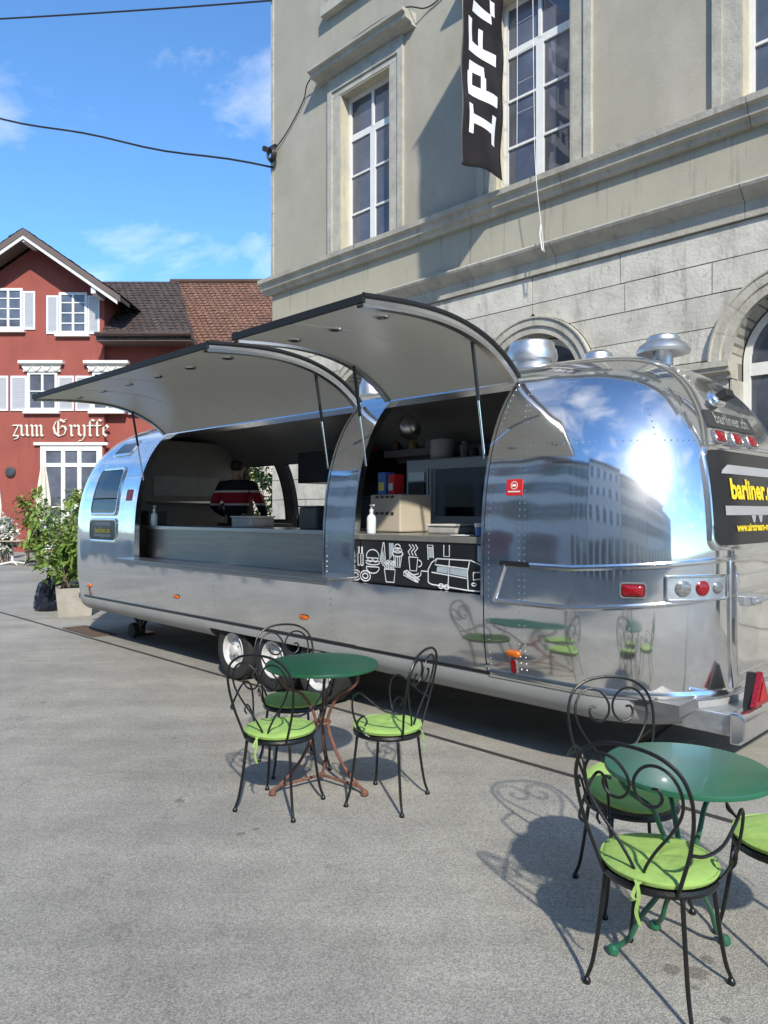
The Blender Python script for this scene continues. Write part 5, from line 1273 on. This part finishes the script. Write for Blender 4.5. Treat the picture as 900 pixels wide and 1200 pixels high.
def cushion_proto(ties=True):
    c = thing('seat_cushion', '', 'cushion', (0, 0, 0))
    mb = MB(); rows_ = []
    prof = [(.0, .034), (.05, .0345), (.10, .034), (.15, .032), (.178, .028), (.190, .021), (.192, .014), (.188, .006), (.17, .001), (0.001, 0.0)]
    for r, z in prof:
        rows_.append([(max(r, .001)*math.cos(2*PI*k/40)*(1+.012*math.sin(3*k/40*2*PI)), max(r, .001)*math.sin(2*PI*k/40), z-(.004*math.exp(-(r/.03)**2) if z > .02 else 0)+(.003*math.sin(5*2*PI*k/40+r*30)+.0025*math.sin(2*2*PI*k/40+r*17) if z > .02 and r > .02 else 0)) for k in range(40)])
    mb.grid(rows_, closed=True); mb.build('pad', M_LIME, c, smooth=True)
    mb = MB(); mb.tube([(.1905*math.cos(2*PI*k/40), .1905*math.sin(2*PI*k/40), .020) for k in range(40)], .0045, 6, closed=True); mb.build('piping', M_LIME, c, smooth=True)
    for x, sw in ((-.02, 1), (.03, -1)):
        mb = MB(); P = catmull([(x, -.185, .012), (x+.02*sw, -.205, .018), (x+.035*sw, -.222, -.02), (x+.028*sw, -.226, -.05-.02*sw), (x+.04*sw, -.224, -.075-.035*sw)], 4)
        mb.grid([[p+Vector((-.006, 0, 0)) for p in P], [p+Vector((.006, .002, 0)) for p in P]]); mb.build('tie', M_LIME, c)
    return c
ch0 = chair_proto(); cu0 = cushion_proto()
def fac(dx, dy): return math.atan2(dy, dx)-PI/2
CH = [(.945, 2.545, (.69, .72), 0, 'black iron scroll-back chair with back turned to the green-legged table', 'lime green cushion on the chair with its back turned to the green-legged table'),
      (1.045, 3.13, (.10, -1), 1, 'black iron scroll-back chair between the green-legged table and the trailer bumper', 'lime green cushion tilted on the chair between the green-legged table and the trailer'),
      (1.49, 2.72, (-.95, -.3), 0, 'black iron chair on the building side of the green-legged table', 'lime green cushion on the chair at the building side of the green-legged table'),
      (-.575, 4.09, (.38, .92), 0, 'black iron chair on the open square side of the rusty-legged table', 'lime green cushion on the chair at the open square side of the rusty-legged table'),
      (-.575, 4.72, (.42, -.91), 0, 'black iron chair between the rusty-legged table and the trailer wheels', 'lime green cushion on the chair in front of the trailer wheels'),
      (.02, 4.16, (-.90, .43), 0, 'black iron chair facing the trailer wheels across the rusty-legged table', 'lime green cushion with hanging tie on the chair facing the trailer wheels')]
for i, (x, y, d, tilt, lab, clab) in enumerate(CH):
    c = ch0 if i == 0 else copy_tree(ch0); q = cu0 if i == 0 else copy_tree(cu0)
    c.location = (x, y, 0); c.rotation_euler = (0, 0, fac(*d)); c['label'] = lab; c['group'] = 'black iron bistro chairs'
    q.location = (x, y, ZS+.0045); q.rotation_euler = (0, 0, fac(*d)+random.uniform(-.15, .15)); q['label'] = clab; q['group'] = 'lime seat cushions'
    if tilt: q.rotation_euler = (math.radians(-11), 0, fac(*d)); q.location = (x-.0, y, ZS+.042)
def table(x, y, r, angs, topm, legm, bars, rf, label):
    t = thing('bistro_table', label, 'table', (x, y, 0), group='round bistro tables')
    mb = MB(); mb.lathe([(0, .718), (r-.01, .718), (r-.002, .7165), (r, .711), (r-.001, .700), (r-.006, .698), (r-.010, .706), (0, .708)], 56, (x, y, 0)); mb.build('table_top', topm, t, smooth=True)
    for a in angs:
        ca, sa = math.cos(math.radians(a)), math.sin(math.radians(a))
        L = [(r*.80, .705), (r*.82, .66), (r*.70, .605), (r*.42, .555), (.085, .48), (.048, .40), (.050, .345), (.085, .26), (.155, .155), (rf*.78, .07), (rf, .02)]
        mb = MB(); mb.tube(catmull([(x+ca*q, y+sa*q, z) for q, z in L], 4), .0095, 8); lg = mb.build('leg', legm, t, smooth=True)
        mb = MB(); mb.lathe([(0, 0), (.016, 0), (.022, .010), (.020, .026), (.010, .036), (0, .036)], 12, (x+ca*rf, y+sa*rf, 0)); mb.build('foot', legm, lg, smooth=True)
        if bars:
            mb = MB(); mb.tube([(x+ca*.012, y+sa*.012, .052), (x+ca*rf*.9, y+sa*rf*.9, .046), (x+ca*rf*1.0, y+sa*rf*1.0, .03)], .0085, 7); mb.build('base_bar', legm, t, smooth=True)
    mb = MB(); mb.lathe([(0, .358), (.052, .36), (.056, .366), (.052, .374), (0, .376)], 20, (x, y, 0)); mb.build('collar', legm, t, smooth=True)
    if bars:
        mb = MB(); mb.lathe([(0, .03), (.016, .04), (.016, .06), (.0, .075)], 10, (x, y, 0)); mb.build('base_boss', legm, t, smooth=True)
    mb = MB(); mb.tube([(x+r*.78*math.cos(2*PI*k/40), y+r*.78*math.sin(2*PI*k/40), .7015) for k in range(40)], .006, 6, closed=True); mb.build('top_ring', legm, t)
table(1.075, 2.625, .282, (160, 36, 95), M_GRN, M_GRN, False, .25, 'round green table with green curved legs near the trailer bumper')
table(-.37, 4.42, .338, (216, -38, 90), M_GRND, M_RUSTL, True, .33, 'round dark green table with rusty brown curved legs near the trailer wheels')

# ================================================================== PLANTS, POT, BAG, TERRACE
def leaf(mb, p, d, ln, wd, droop=.2):
    d = d.normalized(); s_ = d.cross(Vector((0, 0, 1)))
    s_ = s_.normalized() if s_.length > 1e-3 else Vector((1, 0, 0))
    s_ = (s_+Vector((0, 0, random.uniform(-.5, .5)))).normalized()
    a = mb.pt(p); m1 = mb.pt(p+d*ln*.45+s_*wd*.5); m2 = mb.pt(p+d*ln*.45-s_*wd*.5+Vector((0, 0, .0))); mm = mb.pt(p+d*ln*.5-Vector((0, 0, wd*.15))); e = mb.pt(p+d*ln-Vector((0, 0, droop*ln)))
    mb.face((a, m1, e, mm)); mb.face((a, mm, e, m2))
def rdir(up=.2):
    v = Vector((random.gauss(0, 1), random.gauss(0, 1), random.gauss(up, .7))); return v.normalized()
def leaf_mat(name, c, c2): 
    m = mat(name, c, .5, c2=c2, scale=2.5, ramp=(.3, .7), spec=.4); t, b = nodes_of(m); return m
M_LEAF = leaf_mat('leaf_green', (.22, .32, .06), (.10, .18, .03)); M_LEAF2 = leaf_mat('leaf_dark', (.06, .125, .025), (.03, .07, .015)); M_LEAF3 = leaf_mat('leaf_yellow', (.20, .26, .05), (.10, .16, .03))
M_FLOW = mat('white_blossom', (.78, .78, .72), .7); M_BARK = mat('bark', (.14, .10, .07), .9, var=.3, scale=20)
def plant(name, label, cat, base, ht, rx, n, ln, wd, lm, stems=5, z0=.25, flowers=0, fm=None, group=None, clumps=26):
    """stems with limbs that end in leaf sprays, leaves of uneven size spread through uneven clumps"""
    b = Vector(base); t = thing(name, label, cat, base, group=group)
    mb = MB(); tips = []
    for k in range(stems):
        a = 2*PI*k/stems+random.uniform(-.4, .4); r = rx*random.uniform(.25, .75)
        top = b+Vector((math.cos(a)*r, math.sin(a)*r, ht*random.uniform(.7, .98)))
        P = catmull([b+Vector((math.cos(a)*.03, math.sin(a)*.03, 0)), b.lerp(top, .4)+Vector((0, 0, ht*.08)), top], 4)
        mb.tube(P, lambda q: .022*(1-.75*q)*max(.6, ht/2), 6); tips += [P[len(P)//2], P[-2], P[-1]]
        for j in range(3):
            q = P[random.randint(3, len(P)-1)]; e = q+Vector((random.uniform(-1, 1)*rx*.5, random.uniform(-1, 1)*rx*.5, random.uniform(-.1, .25)*ht)); mb.tube([q, q.lerp(e, .5)+Vector((0, 0, .03)), e], .006*max(.7, ht/2), 5); tips.append(e)
    mb.build('trunk', M_BARK, t)
    cl = []
    for k in range(clumps):
        q = random.choice(tips) if random.random() < .6 else b+Vector((random.gauss(0, rx*.45), random.gauss(0, rx*.45), ht*random.uniform(z0, 1)))
        cl.append((q, random.uniform(.12, .34)*rx+.04))
    mb = MB()
    for k in range(n):
        q, r = random.choice(cl); p = q+Vector((random.gauss(0, r*.6), random.gauss(0, r*.6), random.gauss(0, r*.5)))
        if p.z < b.z+.03: continue
        leaf(mb, p, rdir(-.05), ln*random.uniform(.6, 1.3), wd*random.uniform(.7, 1.2), .3)
    mb.build('crown', lm, t)
    if flowers:
        mb = MB()
        for k in range(flowers):
            q, r = random.choice(cl); p = q+Vector((random.gauss(0, r*.8), random.gauss(0, r*.8)-.05, random.gauss(0, r*.6)))
            if p.z < b.z+.1: continue
            for j in range(3): leaf(mb, p, rdir(.3), ln*.8, wd*1.2, 0)
        mb.build('blossom', fm or M_FLOW, t)
    return t
pt_ = thing('planter', 'square tapered concrete planter in front of the trailer nose', 'planter', (-4.86, 11.62, 0))
M_CONC = mat('concrete', (.40, .375, .33), .9, c2=(.30, .28, .24), scale=5, bump=.2, bscale=60)
def rot2(x, y, a, c): return (c[0]+x*math.cos(a)-y*math.sin(a), c[1]+x*math.sin(a)+y*math.cos(a))
mb = MB(); an = math.radians(24); cc_ = (-4.86, 11.62); lv = [(.235, .0), (.275, .44), (.235, .44), (.225, .36)]
mb.grid([[(*rot2(sx*r, sy*r, an, cc_), z+.006) for sx, sy in ((-1, -1), (1, -1), (1, 1), (-1, 1))] for r, z in lv], closed=True); mb.face((0, 1, 2, 3)); mb.build('pot', M_CONC, pt_)
mb = MB(); mb.grid([[(*rot2(sx*.224, sy*.224, an, cc_), .372) for sx in (-1, 1)] for sy in (-1, 1)]); mb.build('soil', mat('soil', (.05, .035, .025), .95), pt_)
plant('potted_tree', 'leafy green small tree growing in the concrete planter', 'tree', (-4.98, 11.6, .372), 1.55, .58, 760, .17, .078, M_LEAF, stems=4, z0=.15, clumps=24)
# bin bag
mb = MB(); rows_ = []; BX, BY = -5.52, 12.15
for i in range(26):
    t = i/25; z = .56*t; r = .23*(1-.25*t)*(min(1, .78+t*2)) if t < .8 else .23*.8*max(.22, 1-(t-.8)*4.3)
    lean = .06*t
    rows_.append([(BX+lean+r*math.cos(2*PI*k/36)*(1+.09*math.sin(k*1.9+z*17)+.06*math.sin(k*4.1-z*31)), BY+r*.9*math.sin(2*PI*k/36)*(1+.10*math.sin(k*1.3-z*13)), z+.006+.014*math.sin(k*2.9+z*9)*(t > .1)) for k in range(36)])
mb.grid(rows_, closed=True); mb.face(range(36)); mb.face(range(25*36, 26*36))
solo(mb, 'bin_bag', mat('bin_bag_plastic', (.012, .015, .028), .33, var=.3, bump=1.0, bscale=9), 'dark blue plastic bin bag slumped behind the concrete planter', 'bag', (BX, BY, 0), smooth=True, sharp=28)
plant('flowering_bush', 'bush with white blossom on the terrace behind the potted tree', 'bush', (-7.6, 18.0, 0), 1.75, .62, 1300, .15, .07, M_LEAF, stems=7, z0=.1, flowers=260, clumps=40)
plant('green_bush', 'tall bright green bush against the red house french window', 'bush', (-8.0, 19.8, 0), 2.35, .6, 1500, .17, .08, M_LEAF3, stems=5, z0=.2, clumps=44)
plant('green_bush', 'low yellowish bush on the terrace before the red wall', 'bush', (-10.3, 22.0, 0), 1.9, .5, 1100, .17, .09, M_LEAF3, stems=5, z0=.25, clumps=44)
plant('flowering_bush', 'small white flowering bush beside the folded parasol', 'bush', (-11.6, 22.6, 0), 1.5, .35, 600, .15, .08, M_LEAF2, stems=5, z0=.2, flowers=400)
plant('green_bush', 'dark green bush close to the trailer nose', 'bush', (-6.5, 16.2, 0), 1.5, .8, 2400, .14, .07, M_LEAF, stems=6, z0=.1, clumps=40)
plant('garden_tree', 'green leafy tree seen through the trailer window beyond the building corner', 'tree', (-4.4, 24.5, 0), 3.3, 1.5, 2600, .22, .12, M_LEAF3, stems=7, z0=.15, clumps=50)
def parasol(x, y, ht, label):
    t = thing('folded_parasol', label, 'parasol', (x, y, 0), group='folded cream parasols')
    mb = MB(); mb.tube([(x, y, 0.06), (x, y, ht+.05)], .028, 8); mb.build('pole', M_WFRAME, t)
    mb = MB(); mb.box((x-.3, y-.3, 0.006), (x+.3, y+.3, .07)); mb.build('base', M_CONC, t)
    mb = MB(); rows_ = []
    for i in range(12):
        q = i/11; z = ht-q*1.65; r = .03+.20*q**.7*(1-.35*max(0, q-.75)*4)
        rows_.append([(x+r*math.cos(2*PI*k/24)*(1+.28*math.cos(k*PI/1.5)), y+r*math.sin(2*PI*k/24)*(1+.28*math.cos(k*PI/1.5)), z-.05*math.cos(k*PI/1.5)*q) for k in range(24)])
    mb.grid(rows_, closed=True); mb.face(range(24)); mb.build('canopy', mat('parasol_cream', (.62, .58, .50), .85, var=.05), t, smooth=True)
parasol(-11.05, 24, 3.2, 'folded cream parasol beside the french window of the red house'); parasol(-12.75, 24.2, 3.05, 'folded cream parasol standing before the round wall lamp of the red house')
def terrace_table(x, y):
    t = thing('terrace_table', 'small pale terrace table on a white cross foot', 'table', (x, y, 0))
    MB().box((x-.42, y-.4, .73), (x+.42, y+.4, .755)).build('table_top', mat('pale_wood', (.5, .42, .32), .6), t, bevel=.01)
    mb = MB(); mb.tube([(x, y, .05), (x, y, .73)], .035, 8); mb.build('column', M_WHITE, t)
    for k in range(4):
        a = PI/4+k*PI/2; mb = MB(); mb.tube([(x, y, .10), (x+.38*math.cos(a), y+.38*math.sin(a), .035)], .028, 6); mb.build('foot', M_WHITE, t)
terrace_table(-11.35, 22.6)
M_WICK = mat('wicker', (.42, .33, .24), .8, var=.2, scale=60)
def arm_chair(x, y, rz, label):
    t = thing('wicker_chair', label, 'chair', (x, y, 0), group='beige wicker terrace chairs')
    rt = Matrix.Rotation(rz, 3, 'Z'); f = lambda p: Vector((x, y, 0))+rt @ Vector(p)
    MB(f=f).box((-.26, -.25, .40), (.26, .25, .46)).build('seat', M_WICK, t, bevel=.015)
    mb = MB(f=f); rows_ = [[(.28*math.sin(a), -.24*math.cos(a)-.04*(z-.46), z-(.22*abs(math.sin(a))**3 if z > .7 else 0)) for a in [(-1.45+2.9*i/12) for i in range(13)]] for z in (.46, .6, .72, .86)]
    mb.grid(rows_); o = mb.build('backrest', M_WICK, t, smooth=True); md = o.modifiers.new('t', 'SOLIDIFY'); md.thickness = .03
    for sx_, sy_ in ((-1, -1), (1, -1), (1, 1), (-1, 1)):
        mb = MB(f=f); mb.tube([(sx_*.23, sy_*.21, .40), (sx_*.25, sy_*.23, 0.006)], .022, 6); mb.build('leg', M_WICK, t)
arm_chair(-10.55, 22.3, 2.0, 'wicker chair with its back to the flowering bush'); arm_chair(-11.05, 23.55, .4, 'wicker chair in front of the folded parasol'); arm_chair(-9.7, 22.2, 2.6, 'wicker chair tucked beside the low yellowish bush'); arm_chair(-11.95, 22.9, -1.5, 'wicker chair at the far side of the terrace table')

# ================================================================== HOUSES ACROSS THE SQUARE (seen mirrored in the polished trailer)
HC = -12.5
def town_house(sa, sb, ht, bays, floors, wm, label, sh_c, roofm):
    t = thing('town_house', label, 'house', ((sa+sb)/2, HC-4, 0), True, 'houses across the square')
    MB(True).box((sa, HC-9, 0), (sb, HC, ht)).build('wall', wm, t)
    mb = MB(True); mb.prism([(HC+.7, ht-.1), (HC+.7, ht+.1), (HC-4.5, ht+3.2), (HC-9.7, ht+.1), (HC-9.7, ht-.1)], lambda D, z, q: (q, D, z), sa-.1, sb+.1); mb.build('roof', roofm, t)
    wme = MB(); W_, H_ = .52, 1.7
    wme.cur = 0; wme.box((-W_, .0, 0), (W_, .06, H_)); wme.cur = 1
    for a in (-1, 1):
        for k in range(2): wme.box((a*.04 if a > 0 else -W_+.07, .061, .08+k*.82), (W_-.07 if a > 0 else -.04, .075, .84+k*.78))
    wm_ = wme.mesh('window', [M_WFRAME, M_GLASS])
    shm = MB().box((0, 0.001, -.03), (.5, .05, 1.73)).mesh('shutter', mat('shutter_'+label[:5], sh_c, .6))
    fh = (ht-3.6)/floors
    for f_ in range(floors):
        for b_i in range(bays):
            s_ = sa+(sb-sa)*(b_i+.5)/bays; z_ = 4.1+f_*fh
            place('window', wm_, t, (-s_, HC, z_)); place('shutter', shm, t, (-s_-1.04, HC, z_)); place('shutter', shm, t, (-s_+.54, HC, z_))
    dm = MB().box((-.7, .0, 0), (.7, .07, 2.7)).mesh('shop_door', M_GLASS)
    for b_i in range(bays): place('shop_door', dm, t, (-(sa+(sb-sa)*(b_i+.5)/bays), HC, .02))
M_WH1 = mat('white_render', (.62, .62, .60), .9, var=.05, scale=1); M_WH2 = mat('ivory_wall', (.58, .55, .48), .9, var=.05, scale=1); M_WH3 = mat('pale_grey_wall', (.52, .53, .54), .9, var=.05, scale=1)
town_house(-44, -30, 9.5, 6, 2, M_WH3, 'low pale grey town house with blue shutters across the square', (.08, .12, .2), M_TBROWN)
town_house(-29.9, -16, 11.0, 6, 3, M_WH1, 'broad white town house with black shutters across the square', (.03, .03, .03), M_TDARK)
town_house(-15.9, -4.6, 12.2, 5, 3, M_WH2, 'ivory town house with grey shutters across the square', (.16, .18, .2), M_TDARK)
town_house(-4.5, 5.6, 13.0, 5, 3, M_WH1, 'white town house with slate shutters across the square', (.10, .13, .16), M_TDARK)
town_house(5.7, 14.4, 12.0, 4, 3, M_WH3, 'pale grey town house with green shutters across the square', (.07, .13, .10), M_TBROWN)
town_house(14.5, 26, 12.8, 6, 3, M_WH1, 'long white town house with brown shutters across the square', (.16, .11, .08), M_TDARK)
town_house(26.1, 36, 11.5, 5, 3, M_WH2, 'ivory corner town house with red shutters across the square', (.2, .05, .04), M_TDARK)
